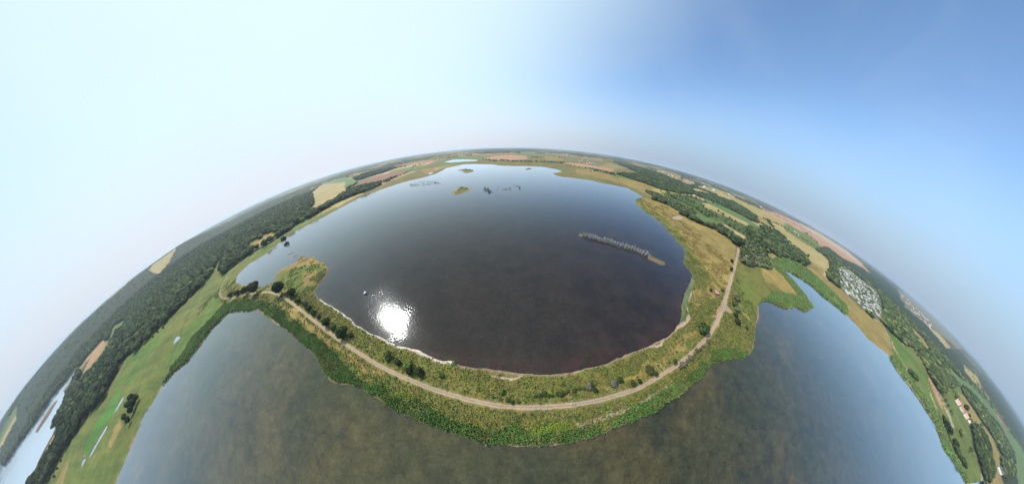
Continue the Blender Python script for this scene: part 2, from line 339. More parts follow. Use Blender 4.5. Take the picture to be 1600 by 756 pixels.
# -- estate in the south-east
zone('meadow', [(1466,617),(1480,600),(1500,604),(1540,640),(1566,690),(1590,740),(1600,780),(1520,780),(1500,690),(1488,664)])
zone('dry', [(1491.6,614),(1505,619),(1528,648),(1545,678),(1566,730),(1580,770),(1545,770),(1532,710),(1512,660),(1497,632)])
zone('meadow', [(1486,636),(1496,642),(1512,664),(1521,700),(1540,756),(1524,756),(1508,712),(1495,680),(1482,650)])
zone('wood', [(1515,662),(1530,665),(1543,700),(1550,735),(1545,750),(1535,745),(1525,715),(1518,690)])
zone('wood', [(1499,605),(1517,618.5),(1539,640.5),(1563,667),(1576,693),(1580.5,720),(1563,713),(1547.5,682),(1532,660),(1514.6,634),(1501.5,614)])
zone('green', [(1476,568),(1497,590),(1512,599),(1539,627),(1563,660),(1594,704),(1606,744),(1600,770),(1589,756),(1580,708),(1554,662),(1528,632),(1501,606),(1484,590)])
zone('yellow', [(1502,570),(1525,591),(1543,623),(1552,640),(1545,632),(1530,614),(1514.6,596),(1503,582)])
zone('wood', [(1523,588),(1550,592),(1571.7,630),(1600,660),(1612,713),(1600,716),(1580.5,682),(1554,642.7),(1534,612)])
zone('wood', [(1560,716),(1580,722),(1590,760),(1575,770),(1562,745)])
# -- north
zone('marsh', [(640,276),(655,262),(690,250),(720,244.5),(760,243.2),(800,241.5),(860,241),(900,245.5),(960,256),(1000,272),(960,272),(900,263),(860,263),(800,261),(700,265)])
zone('dry', [(655,267),(680,262),(700,258),(745,256.6),(700,262),(668,272)])
zone('green', [(684,258),(700,250),(720,246),(760,247),(752,251),(723,256),(694,259)])
zone('orange', [(753,249),(771,244.5),(800,242.5),(822,245),(825,249),(800,251),(775,250)])
zone('orange', [(880.7,256.7),(890,254.8),(919,258),(960,265.3),(957.4,268.6),(919,262),(899,260)])
zone('green', [(813,239),(845,239.5),(835,241),(812,240.5)])
zone('dry', [(932,261),(950,256),(982,263),(964,264.5),(945,262.5)])
zone('dry', [(846,246),(872,245),(880,251),(855,251)])
zone('village', [(1400,452),(1420,460),(1470,503),(1502,545),(1492,548),(1462,520),(1432,500),(1405,470)])

TYPES = ['wheat', 'wood', 'green', 'orange', 'stubble', 'wood', 'dry', 'brown', 'wood', 'yellow', 'green', 'wheat', 'dry', 'wood']
def patchwork(x, y):
    """the farmed country beyond what the outlines cover: kind of field by place"""
    wx = x + 260*(fnoise(x/1400, y/1400, 3, 2)-.5)*2; wy = y + 260*(fnoise(x/1400, y/1400, 9, 2)-.5)*2
    a = 0.42
    u = wx*math.cos(a)+wy*math.sin(a); v = -wx*math.sin(a)+wy*math.cos(a)
    row = np.floor(v/310); uu = u + hash2(row, row*0+5, 1)*900
    col = np.floor(uu/540)
    h = hash2(col, row, 11)
    half = hash2(col, row, 12) > .5
    h2 = hash2(col*2 + np.floor((uu/540-col)*2)*half, row*2+np.floor((v/310-row)*2)*(~half), 13)
    k = np.array([CV[t] for t in TYPES])[np.clip((h2*len(TYPES)).astype(int), 0, len(TYPES)-1)]
    big = fnoise(x/1800+3.1, y/1800+7.7, 21, 3)
    k = np.where(big > .60, CV['wood'], k)
    az = np.degrees(np.arctan2(x, y)); d = np.hypot(x, y)
    fjw = (az < -90) & (x < -1500)
    k = np.where(fjw & (h < .86), CV['wood'], k)
    k = np.where((az > 98) & (d > 1300) & (h < .45), CV['wood'], k)
    k = np.where((az < -40) & (az > -92) & (d > 2300) & (h < .45), CV['wood'], k)
    k = np.where((d > 4500) & (h < .55) & (np.abs(az) > 30), CV['wood'], k)
    k = np.where((d > 7000) & (h < .85), CV['wood'], k)
    nw = (np.abs(az) < 52) & (d < 4200) & (k == CV['wood']) & (h < .5)
    k = np.where(nw, np.where(h < .3, CV['dry'], np.where(h < .5, CV['green'], CV['wheat'])), k)
    # hedgerow lines at cell edges
    fu = np.abs((uu/540) % 1 - .0); fv = (v/310) % 1
    hedge = (fv < .055) | (fu < .03)
    k = np.where(hedge & (hash2(col, row, 31) < .6), CV['wood'], k)
    return k
def cover_at(x, y):
    k = patchwork(x, y)
    k = np.where(np.hypot(x, y) < 430, CV['marsh'], k)
    jx = x + 3*(vnoise(x/9, y/9, 41)-.5)*2; jy = y + 3*(vnoise(x/9, y/9, 42)-.5)*2
    for c, P in Z:
        m = inside(P, jx, jy)
        k[m] = c
    return k
def shore_sd(x, y):
    """signed distance to the waterline: + on land, - in water (capped)"""
    reach = 60.0
    # a natural, slightly ragged line
    n = (fnoise(x/7, y/7, 51, 3)-.5)*2.2
    sd = np.full(x.shape, reach)
    for P in [P_LAKE, P_NEAR, P_FJORD, P_POND] + P_PUDDLES:
        d = seg_dist(P, x, y, True, reach); i = inside(P, x, y)
        sd = np.minimum(sd, np.where(i, -d, d))
    for P in ISLES:
        d = seg_dist(P, x, y, True, reach); i = inside(P, x, y)
        sd = np.maximum(sd, np.where(i, d, -d))
    return sd + n*smooth(0, 3, 10-np.abs(sd))

def ground_h(x, y, sd=None, fine=True):
    if sd is None: sd = shore_sd(x, y)
    d = np.hypot(x, y); az = np.degrees(np.arctan2(x, y))
    dt = seg_dist(P_TRACK, x, y, False, 30.0)
    land = np.where(sd < 4, sd*0.14, 0.56 + 0.7*(1-np.exp(-np.maximum(sd-4, 0)/14)))
    land = land + 1.1*smooth(11, 3, dt)*smooth(1, 6, sd)
    bed = np.maximum(sd*0.05, -1.6)
    h = np.where(sd > 0, land, bed)
    if fine:
        am = smooth(2.2, 4.5, dt)*smooth(1.0, 5, sd)*smooth(700, 120, d)
        h = h + am*(0.42*(fnoise(x/1.6, y/1.6, 61, 3)-.5) + 0.7*(fnoise(x/6, y/6, 65, 2)-.5))
    # gently rising country
    far = smooth(900, 9000, d)
    h = h + smooth(20, 60, sd)*(far*38*fnoise(x/2600+.3, y/2600+.7, 71, 3) + smooth(500, 2000, d)*5*fnoise(x/500, y/500, 75, 2))
    # wooded hills across the fjord
    t = (-(x) - 1500)                    # metres west
    hill = smooth(0, 1500, seg_west(x, y))*smooth(-78, -92, az)
    h = h + hill*(40 + 52*fnoise(x/900+5, y/900+2, 81, 3))*smooth(12, 60, sd)
    return h
_fw = FJ_W[np.argsort(FJ_W[:, 1])]
def seg_west(x, y):
    xs = np.interp(y, _fw[:, 1], _fw[:, 0])
    return np.maximum(xs - x, 0)

# ------------------------------------------------------------------ materials
def new_mat(name):
    m = bpy.data.materials.new(name); m.use_nodes = True
    n = m.node_tree; b = n.nodes['Principled BSDF']
    return m, n, b
def flat(name, col, rough=0.8, noise=0.0, scale=3.0, metal=0.0):
    m, n, b = new_mat(name)
    b.inputs['Roughness'].default_value = rough; b.inputs['Metallic'].default_value = metal
    if noise:
        t = n.nodes.new('ShaderNodeTexNoise'); t.inputs['Scale'].default_value = scale; t.inputs['Detail'].default_value = 5
        g = n.nodes.new('ShaderNodeNewGeometry'); n.links.new(g.outputs['Position'], t.inputs['Vector'])
        r = n.nodes.new('ShaderNodeMapRange'); r.inputs[1].default_value = .3; r.inputs[2].default_value = .7; r.inputs[3].default_value = 1-noise; r.inputs[4].default_value = 1+noise
        n.links.new(t.outputs['Fac'], r.inputs[0])
        v = n.nodes.new('ShaderNodeVectorMath'); v.operation = 'SCALE'; v.inputs[0].default_value = col[:3]
        n.links.new(r.outputs[0], v.inputs['Scale']); n.links.new(v.outputs[0], b.inputs['Base Color'])
    else:
        b.inputs['Base Color'].default_value = (*col, 1)
    return m
def attr_mat(name, attr='tint', rough=0.9, scales=(0.5, 0.06, 0.012), amps=(.35, .3, .25), objrand=0.0, bump=0.0, sub=0.0):
    """colour attribute broken up by world-space noise at several sizes"""
    m, n, b = new_mat(name); N = n.nodes.new; K = n.links.new
    b.inputs['Roughness'].default_value = rough; b.inputs['Specular IOR Level'].default_value = 0.2
    a = N('ShaderNodeAttribute'); a.attribute_name = attr
    g = N('ShaderNodeNewGeometry')
    cur = None
    for s, am in zip(scales, amps):
        t = N('ShaderNodeTexNoise'); t.inputs['Scale'].default_value = s; t.inputs['Detail'].default_value = 4; t.inputs['Roughness'].default_value = .6
        K(g.outputs['Position'], t.inputs['Vector'])
        r = N('ShaderNodeMapRange'); r.inputs[1].default_value = .28; r.inputs[2].default_value = .72; r.inputs[3].default_value = -am; r.inputs[4].default_value = am
        K(t.outputs['Fac'], r.inputs[0])
        if cur is None: cur = r.outputs[0]
        else:
            q = N('ShaderNodeMath'); q.operation = 'ADD'; K(cur, q.inputs[0]); K(r.outputs[0], q.inputs[1]); cur = q.outputs[0]
    q = N('ShaderNodeMath'); q.operation = 'MULTIPLY_ADD'; K(cur, q.inputs[0]); K(a.outputs['Alpha'], q.inputs[1]); q.inputs[2].default_value = 1.0
    f = q.outputs[0]
    if objrand:
        oi = N('ShaderNodeObjectInfo'); r = N('ShaderNodeMapRange'); r.inputs[3].default_value = 1-objrand; r.inputs[4].default_value = 1+objrand
        K(oi.outputs['Random'], r.inputs[0]); q2 = N('ShaderNodeMath'); q2.operation = 'MULTIPLY'; K(f, q2.inputs[0]); K(r.outputs[0], q2.inputs[1]); f = q2.outputs[0]
    v = N('ShaderNodeVectorMath'); v.operation = 'SCALE'; K(a.outputs['Color'], v.inputs[0]); K(f, v.inputs['Scale'])
    # a second noise drifts the hue between greener and browner
    t = N('ShaderNodeTexNoise'); t.inputs['Scale'].default_value = scales[1]*2.3; t.inputs['Detail'].default_value = 5
    K(g.outputs['Position'], t.inputs['Vector'])
    r = N('ShaderNodeMapRange'); r.inputs[1].default_value = .3; r.inputs[2].default_value = .7; r.inputs[3].default_value = 0; r.inputs[4].default_value = 1
    K(t.outputs['Fac'], r.inputs[0])
    q = N('ShaderNodeMath'); q.operation = 'MULTIPLY'; K(r.outputs[0], q.inputs[0]); K(a.outputs['Alpha'], q.inputs[1])
    mixc = N('ShaderNodeMixRGB'); mixc.blend_type = 'MULTIPLY'; mixc.inputs['Color2'].default_value = (1.35, 0.98, 0.9, 1)
    K(q.outputs[0], mixc.inputs['Fac']); K(v.outputs[0], mixc.inputs['Color1']); K(mixc.outputs[0], b.inputs['Base Color'])
    if bump:
        t = N('ShaderNodeTexNoise'); t.inputs['Scale'].default_value = 1.1; t.inputs['Detail'].default_value = 4
        K(g.outputs['Position'], t.inputs['Vector'])
        bm_ = N('ShaderNodeBump'); bm_.inputs['Strength'].default_value = bump; bm_.inputs['Distance'].default_value = .5
        K(t.outputs['Fac'], bm_.inputs['Height']); K(bm_.outputs[0], b.inputs['Normal'])
    return m

M_GROUND = attr_mat('turf_and_soil', bump=0.55)
M_LEAF = attr_mat('foliage', scales=(1.3, 0.25, 0.03), amps=(.25, .2, .15), objrand=.28)
M_REED = attr_mat('reed_leaf', scales=(1.6, 0.2, 0.03), amps=(.35, .25, .2))
M_BARK = flat('bark', (0.10, 0.075, 0.05), .9, .3, 6)
M_DEAD = flat('bleached_wood', (0.37, 0.34, 0.29), .8, .3, 8)
M_DEADD = flat('dark_dead_wood', (0.06, 0.055, 0.055), .85, .3, 8)

def mat_water(name, base, base2, scale, rough, wave, patch=0.0, turbid=.9, spec=(.90, .97, 1.0), weed=(.03, .024, .02)):
    m, n, b = new_mat(name); N = n.nodes.new; K = n.links.new
    out = [q for q in n.nodes if q.type == 'OUTPUT_MATERIAL'][0]
    g = N('ShaderNodeNewGeometry')
    t = N('ShaderNodeTexNoise'); t.inputs['Scale'].default_value = scale; t.inputs['Detail'].default_value = 9; t.inputs['Roughness'].default_value = .62; t.inputs['Distortion'].default_value = .4
    K(g.outputs['Position'], t.inputs['Vector'])
    r = N('ShaderNodeMapRange'); r.inputs[1].default_value = .32; r.inputs[2].default_value = .68
    K(t.outputs['Fac'], r.inputs[0])
    mc = N('ShaderNodeMixRGB'); mc.inputs['Color1'].default_value = (*base, 1); mc.inputs['Color2'].default_value = (*base2, 1); K(r.outputs[0], mc.inputs['Fac'])
    t3 = N('ShaderNodeTexNoise'); t3.inputs['Scale'].default_value = scale*6.5; t3.inputs['Detail'].default_value = 6; t3.inputs['Roughness'].default_value = .7
    K(g.outputs['Position'], t3.inputs['Vector'])
    r3 = N('ShaderNodeMapRange'); r3.inputs[1].default_value = .3; r3.inputs[2].default_value = .7; r3.inputs[3].default_value = .6; r3.inputs[4].default_value = 1.4; K(t3.outputs['Fac'], r3.inputs[0])
    vs = N('ShaderNodeVectorMath'); vs.operation = 'SCALE'; K(mc.outputs[0], vs.inputs[0])
    t4 = N('ShaderNodeTexNoise'); t4.inputs['Scale'].default_value = scale*22; t4.inputs['Detail'].default_value = 5; t4.inputs['Roughness'].default_value = .7; t4.inputs['Distortion'].default_value = 1.2
    K(g.outputs['Position'], t4.inputs['Vector'])
    r4 = N('ShaderNodeMapRange'); r4.inputs[1].default_value = .3; r4.inputs[2].default_value = .7; r4.inputs[3].default_value = .7; r4.inputs[4].default_value = 1.3; K(t4.outputs['Fac'], r4.inputs[0])
    t5 = N('ShaderNodeTexNoise'); t5.inputs['Scale'].default_value = scale*.45; t5.inputs['Detail'].default_value = 3; t5.inputs['Distortion'].default_value = .8
    K(g.outputs['Position'], t5.inputs['Vector'])
    r5 = N('ShaderNodeMapRange'); r5.inputs[1].default_value = .38; r5.inputs[2].default_value = .62; r5.inputs[3].default_value = 0; r5.inputs[4].default_value = .8; K(t5.outputs['Fac'], r5.inputs[0])
    mg = N('ShaderNodeMixRGB'); mg.inputs['Color2'].default_value = (*weed, 1); K(r5.outputs[0], mg.inputs['Fac']); K(mc.outputs[0], mg.inputs['Color1']); K(mg.outputs[0], vs.inputs[0])
    mm_ = N('ShaderNodeMath'); mm_.operation = 'MULTIPLY'; K(r3.outputs[0], mm_.inputs[0]); K(r4.outputs[0], mm_.inputs[1]); K(mm_.outputs[0], vs.inputs['Scale'])
    b.inputs['Roughness'].default_value = 1.0; b.inputs['Specular IOR Level'].default_value = 0.0
    K(vs.outputs[0], b.inputs['Base Color'])
    tr = N('ShaderNodeBsdfTransparent'); tr.inputs['Color'].default_value = (.80, .72, .58, 1)
    m1 = N('ShaderNodeMixShader'); m1.inputs[0].default_value = turbid; K(tr.outputs[0], m1.inputs[1]); K(b.outputs[0], m1.inputs[2])
    # ripples: fine chop over wide patches of calmer and rougher water
    w1 = N('ShaderNodeTexNoise'); w1.inputs['Scale'].default_value = .6; w1.inputs['Detail'].default_value = 4; K(g.outputs['Position'], w1.inputs['Vector'])
    w2 = N('ShaderNodeTexNoise'); w2.inputs['Scale'].default_value = .055; w2.inputs['Detail'].default_value = 5; K(g.outputs['Position'], w2.inputs['Vector'])
    wr = N('ShaderNodeMapRange'); wr.inputs[1].default_value = .38; wr.inputs[2].default_value = .62; wr.inputs[3].default_value = wave*.35; wr.inputs[4].default_value = wave*1.8; K(w2.outputs['Fac'], wr.inputs[0])
    bp = N('ShaderNodeBump'); K(wr.outputs[0], bp.inputs['Strength']); bp.inputs['Distance'].default_value = .2; K(w1.outputs['Fac'], bp.inputs['Height'])
    gl = N('ShaderNodeBsdfGlossy'); gl.inputs['Color'].default_value = (*spec, 1); K(bp.outputs[0], gl.inputs['Normal'])
    t2 = N('ShaderNodeTexNoise'); t2.inputs['Scale'].default_value = .011; t2.inputs['Detail'].default_value = 5; K(g.outputs['Position'], t2.inputs['Vector'])
    rr = N('ShaderNodeMapRange'); rr.inputs[1].default_value = .35; rr.inputs[2].default_value = .65; rr.inputs[3].default_value = rough; rr.inputs[4].default_value = rough+patch; K(t2.outputs['Fac'], rr.inputs[0]); K(rr.outputs[0], gl.inputs['Roughness'])
    fr = N('ShaderNodeFresnel'); fr.inputs['IOR'].default_value = 1.39; K(bp.outputs[0], fr.inputs['Normal'])
    pw = N('ShaderNodeMath'); pw.operation = 'POWER'; K(fr.outputs[0], pw.inputs[0]); pw.inputs[1].default_value = 1.15
    ml = N('ShaderNodeMath'); ml.operation = 'MULTIPLY'; ml.use_clamp = True; K(pw.outputs[0], ml.inputs[0]); ml.inputs[1].default_value = 1.9
    m2 = N('ShaderNodeMixShader'); K(ml.outputs[0], m2.inputs[0]); K(m1.outputs[0], m2.inputs[1]); K(gl.outputs[0], m2.inputs[2])
    K(m2.outputs[0], out.inputs['Surface'])
    return m

# ------------------------------------------------------------------ object helpers
def mesh_np(name, V, F, mats, cols=None, fmat=None, smooth_=False):
    """V (n,3); F (m,k) of constant k or list of such arrays; cols (n,4) point colours"""
    me = bpy.data.meshes.new(name)
    Fs = F if isinstance(F, list) else [F]
    tot = np.concatenate([f.ravel() for f in Fs]).astype(np.int32)
    sizes = np.concatenate([np.full(len(f), f.shape[1], np.int32) for f in Fs])
    st = np.concatenate([[0], np.cumsum(sizes)[:-1]]).astype(np.int32)
    me.vertices.add(len(V)); me.vertices.foreach_set('co', np.asarray(V, np.float32).ravel())
    me.loops.add(len(tot)); me.loops.foreach_set('vertex_index', tot)
    me.polygons.add(len(sizes)); me.polygons.foreach_set('loop_start', st)
    try: me.polygons.foreach_set('loop_total', sizes)
    except Exception: pass
    if fmat is not None: me.polygons.foreach_set('material_index', np.asarray(fmat, np.int32))
    me.polygons.foreach_set('use_smooth', np.full(len(sizes), smooth_, bool))
    for mt in mats: me.materials.append(mt)
    me.update(calc_edges=True); me.validate()
    if cols is not None:
        at = me.color_attributes.new('tint', 'FLOAT_COLOR', 'POINT')
        at.data.foreach_set('color', np.asarray(cols, np.float32).ravel())
    return me
def link(name, me, parent=None, loc=None, rz=0.0, sc=None):
    o = bpy.data.objects.new(name, me); COL.objects.link(o)
    if parent: o.parent = parent
    if loc is not None: o.location = loc
    if rz: o.rotation_euler = (0, 0, rz)
    if sc is not None: o.scale = sc if hasattr(sc, '__len__') else (sc, sc, sc)
    return o
def tag(o, label=None, cat=None, group=None, kind=None):
    if label: o['label'] = label
    if cat: o['category'] = cat
    if group: o['group'] = group
    if kind: o['kind'] = kind
    return o
def copy_tree(o, loc, rz, sc=None):
    c = o.copy(); COL.objects.link(c); c.location = loc; c.rotation_euler = (0, 0, rz)
    if sc is not None: c.scale = sc if hasattr(sc, '__len__') else (sc, sc, sc)
    for ch in list(o.children):
        d = ch.copy(); COL.objects.link(d); d.parent = c
    return c

# ------------------------------------------------------------------ ground
al = [0.4]
while al[-1] < 79: al.append(al[-1] + 0.20)
while al[-1] < 88.0: al.append(al[-1] + 0.10)
while al[-1] < 89.35: al.append(al[-1] + 0.045)
rad = list(np.tan(np.radians(al))*CAM_H)
while rad[-1] < 90000: rad.append(rad[-1]*1.09)
rad = np.array(rad)
azs = []
a_ = -130.0
while a_ < 130.0:
    azs.append(a_); a_ += np.interp(abs(a_), [0, 60, 90, 125], [.27, .2, .13, .10])
a_ = 130.0
while a_ < 229.6: azs.append(a_); a_ += 1.0
azs = np.radians(np.array(azs)); na, nr = len(azs), len(rad)
RR, AA = np.meshgrid(rad, azs, indexing='ij')
gx = (RR*np.sin(AA)).ravel(); gy = (RR*np.cos(AA)).ravel()
sd = shore_sd(gx, gy)
gz = ground_h(gx, gy, sd)
gk = cover_at(gx, gy)
gd = np.hypot(gx, gy)
cols = np.array([c[0] for c in COVER]); vrs = np.array([c[1] for c in COVER])
gc = cols[gk]; gv = vrs[gk]
# forest canopy relief in the far country
far_w = (gk == CV['wood']) & (gd > 2200) & (sd > 15)
gz = gz + np.where(far_w, 9 + 7*fnoise(gx/22, gy/22, 91, 2), 0)
gc[far_w] = np.array((0.024, 0.040, 0.016))
# shore bands: pale wrack and sand above the waterline, reddish or dark bed under it
inner = seg_dist(P_LAKE, gx, gy, True, 40.0) < 18
nearl = seg_dist(_nl, gx, gy, False, 40.0) < 30
azd = np.degrees(np.arctan2(gx, gy))
def paint(mask, col, k=1.0, var=None):
    mk = (mask*k)[:, None]; gc[:] = gc*(1-mk) + np.array(col)*mk
    if var is not None: gv[:] = gv*(1-mask*k) + var*mask*k
nn = fnoise(gx/5, gy/5, 95, 3)
white_sh = inner & (gx < -32) & (gx > -190) & (gy < 100)
paint(white_sh*smooth(2.4, .6, sd)*smooth(-8+4*nn, -2, sd)*smooth(.2, .5, nn+.1), (0.46, 0.43, 0.38), .85, .6)
paint(inner*(~white_sh)*(gx < 260)*(gy < 60)*smooth(1.8, .6, sd)*smooth(-1, 0, sd), (0.22, 0.19, 0.14), .7)
paint((sd < 0)*inner*(~white_sh)*smooth(-14, -3, sd)*smooth(.25, .6, nn), (0.40, 0.16, 0.075), .9)
nb = fnoise(gx/26, gy/26, 96, 2)
paint(nearl*smooth(-14*smooth(.35, .75, nb)-.8, -.3, sd+2*(nn-.5))*smooth(2.2, 1.2, sd+1.8*smooth(.6, .4, nb)), (0.30, 0.205, 0.15), .95, .5)
paint((sd < 0)*(~inner)*(~nearl), (0.10, 0.10, 0.06), 1)
deep = (sd < 0)*smooth(-7, -18, sd)
paint(deep, (0.05, 0.05, 0.035), 1.0)
# green fringe of young reed on the inner lake's east side
paint(((sd > 0) & (sd < 5) & (gx > 110) & (gy > 40) & inner).astype(float), (0.075, 0.13, 0.05), .9)
paint(((seg_dist(FJ_E, gx, gy, False, 60) < 55) & (sd > 0)).astype(float), (0.045, 0.06, 0.02), .9)
# pools stay muddy, islets are bare at their margins
for P in ISLES[3:]:
    paint((inside(P, gx, gy) | (seg_dist(P, gx, gy, True, 8) < 3)).astype(float), (0.13, 0.105, 0.07), .8)
for P in ISLES[:2]:
    ins = inside(P, gx, gy) & (sd > 0)
    paint(ins.astype(float), (0.12, 0.14, 0.045), 1.0, .8); paint((ins*(sd < 4)).astype(float), (0.30, 0.22, 0.14), .9)
# the gravel track: pale wheel tracks, worn grass crown between, sandy verges
dtr = seg_dist(P_TRACK, gx, gy, False, 20.0)
wob = 0.7*(fnoise(gx/3, gy/3, 97, 3)-.5)
east = smooth(60, 260, gx)
tw = .80 + .85*east
rd = smooth(tw+.55, tw+.05, dtr+wob)
crest = smooth(.42, .12, dtr+wob*.5)*smooth(900, 200, gd)
west = smooth(-330, -420, gx)
gz = gz - 0.12*rd
paint(smooth(tw+2.2, tw+.4, dtr+wob*5)*(.35+.4*east), (0.27, 0.215, 0.115), 1.0)
paint(rd, (0.36, 0.28, 0.195), .95, .35)
paint(rd*crest, (0.20, 0.17, 0.09), .7)
paint(rd*west*0.45, (0.20, 0.18, 0.08), 1.0)
for S in SPUR:
    ds = seg_dist(S, gx, gy, False, 12.0)
    paint(smooth(1.6, .8, ds+wob*2)*(fnoise(gx/4, gy/4, 99, 2) > .25), (0.36, 0.29, 0.18), .8, .3)
# drainage ditches in the west meadow
for line, wd, c in (([(330,430),(312,458),(300,480),(290,502),(281,528),(272,552),(262,578),(254,598)], 3.0, (0.045,0.085,0.03)), ([(338,440),(322,462),(308,486),(296,512),(286,536),(276,560)], 1.5, (0.06,0.10,0.035)),
                    ([(1170,470),(1160,486)], 1.5, (0.05,0.08,0.02)), ([(1155,488),(1165,498),(1176,510)], 1.6, (0.05,0.07,0.02)), ([(1157,487),(1168,497),(1178,507)], 1.2, (0.33,0.26,0.06)),
                    ([(1377,500),(1390,530),(1398,560)], 2.5, (0.05,0.09,0.04)), ([(1440,560),(1460,600),(1486,650)], 2.5, (0.05,0.10,0.04))):
    ds = seg_dist(GP(line), gx, gy, False, 12.0); paint(smooth(wd, wd*.4, ds+wob*3), c, .8)
# roads far off
for line in ([(1411,477),(1440,502),(1461,523),(1478,542)], [(1350,480),(1300,437)], [(1462,562),(1470,570),(1476,578)], [(1466,612),(1480,640),(1487,666)], [(1524,690),(1531,725),(1535,756)]):
    ds = seg_dist(GP(line), gx, gy, False, 16.0); paint(smooth(4.5, 2.5, ds), (0.38, 0.34, 0.27), .8, .2)
# tramlines and strips in the arable fields
ar = np.isin(gk, [CV['wheat'], CV['stubble'], CV['yellow'], CV['green'], CV['orange'], CV['brown']]) & (gd > 350)
st = np.sin((gx*math.cos(.5)-gy*math.sin(.5))/ (9+6*hash2(gk*1.0, gk*0.0, 5)))
gc[ar] *= (1 + .10*np.where(st > .85, -1, .15) + .25*(fnoise(gx/90, gy/90, 101, 3)-.5))[ar][:, None]
# streaks drawn out along the long western meadow
mw = smooth(-230, -330, gx)*(gd < 1500)*np.isin(gk, [CV['meadow'], CV['meadow_bright'], CV['wetgrass']])
uu_, vv_ = gx*.78+gy*.62, -gx*.62+gy*.78
stv = fnoise(uu_/160, vv_/11, 111, 4); paint(mw*smooth(.52, .72, stv), (0.18, 0.17, 0.05), .35); paint(mw*smooth(.45, .30, stv), (0.055, 0.10, 0.018), .5)
# broad colour drift everywhere
gc *= (1 + .5*(fnoise(gx/35, gy/35, 103, 4)-.5)*gv)[:, None]
rgba = np.concatenate([np.clip(gc, .004, .9), gv[:, None]], 1)

ii = (np.arange(nr-1)[:, None]*na + np.arange(na)[None, :])
jj = (np.arange(nr-1)[:, None]*na + (np.arange(na)[None, :]+1) % na)
quads = np.stack([ii, jj, jj+na, ii+na], -1).reshape(-1, 4)[:, ::-1]
GV = np.stack([gx, gy, gz], 1)
hub = len(GV)
GV = np.vstack([GV, [0, 0, float(gz[:na].mean())]]); rgba = np.vstack([rgba, rgba[0]])
tri = np.stack([np.full(na, hub), (np.arange(na)+1) % na, np.arange(na)], -1)
g_me = mesh_np('ground', GV, [quads, tri], [M_GROUND], rgba, smooth_=True)
# make sure normals face up
if g_me.polygons[0].normal.z < 0: g_me.flip_normals()
tag(link('ground', g_me), kind='structure')

# heights of things later
def H(x, y):
    x = np.atleast_1d(np.asarray(x, float)); y = np.atleast_1d(np.asarray(y, float)); return ground_h(x, y)

# ------------------------------------------------------------------ water
def sheet(name, P, mat, grow=12.0, z=0.0):
    c = P.mean(0)
    me = bpy.data.meshes.new(name)
    # radial subdivision is not needed: one flat face that runs under the banks
    hull = P
    me.from_pydata([(x, y, z) for x, y in hull], [], [list(range(len(hull)))]); me.materials.append(mat); me.update()
    if me.polygons[0].normal.z < 0: me.flip_normals()
    return tag(link(name, me), kind='structure')
M_W1 = mat_water('lake_water', (0.036, 0.023, 0.018), (0.026, 0.018, 0.015), .006, .065, .30, .035, .66)
M_W2 = mat_water('shallow_lake_water', (0.130, 0.098, 0.038), (0.034, 0.040, 0.024), .019, .09, .10, .05, .70, weed=(0.055, 0.060, 0.026))
M_WP = mat_water('pool_water', (0.34, 0.34, 0.33), (0.16, 0.16, 0.14), .09, .10, .05, .02, .95)
M_W3 = mat_water('fjord_water', (0.035, 0.04, 0.04), (0.03, 0.035, 0.035), .003, .10, .04, .10, .95)
def oct_(pts): return np.array(pts, float)
sheet('lake_water', oct_([(-1000,60),(-480,-4),(-395,8),(-250,60),(-185,26),(-130,28),(-60,17),(0,12),(60,13),(120,22),(190,50),(330,140),(700,400),(1100,1300),(900,1900),(-200,1900),(-1100,1400),(-1500,900)]), M_W1)
sheet('shallow_lake_water', oct_([(-620,-90),(-420,-8),(-300,14),(-200,14),(-120,12),(-60,6),(0,0),(60,0),(120,6),(200,12),(300,55),(560,75),(620,70),(760,-60),(900,-400),(1100,-800),(700,-1200),(0,-1300),(-600,-1100),(-600,-500)]), M_W2)
sheet('fjord_water', P_FJORD + np.sign(P_FJORD-P_FJORD.mean(0))*14, M_W3)
sheet('pond_water', P_POND + np.sign(P_POND-P_POND.mean(0))*10, M_W3, z=0.06)
for ip, P in enumerate(P_PUDDLES[:5]):
    c = P.mean(0); sheet('pool_water', np.array([c+(-70,-70), c+(70,-70), c+(70,70), c+(-70,70)]) if False else P + (P-c)*0.6, M_WP, z=0.03+.03*ip)

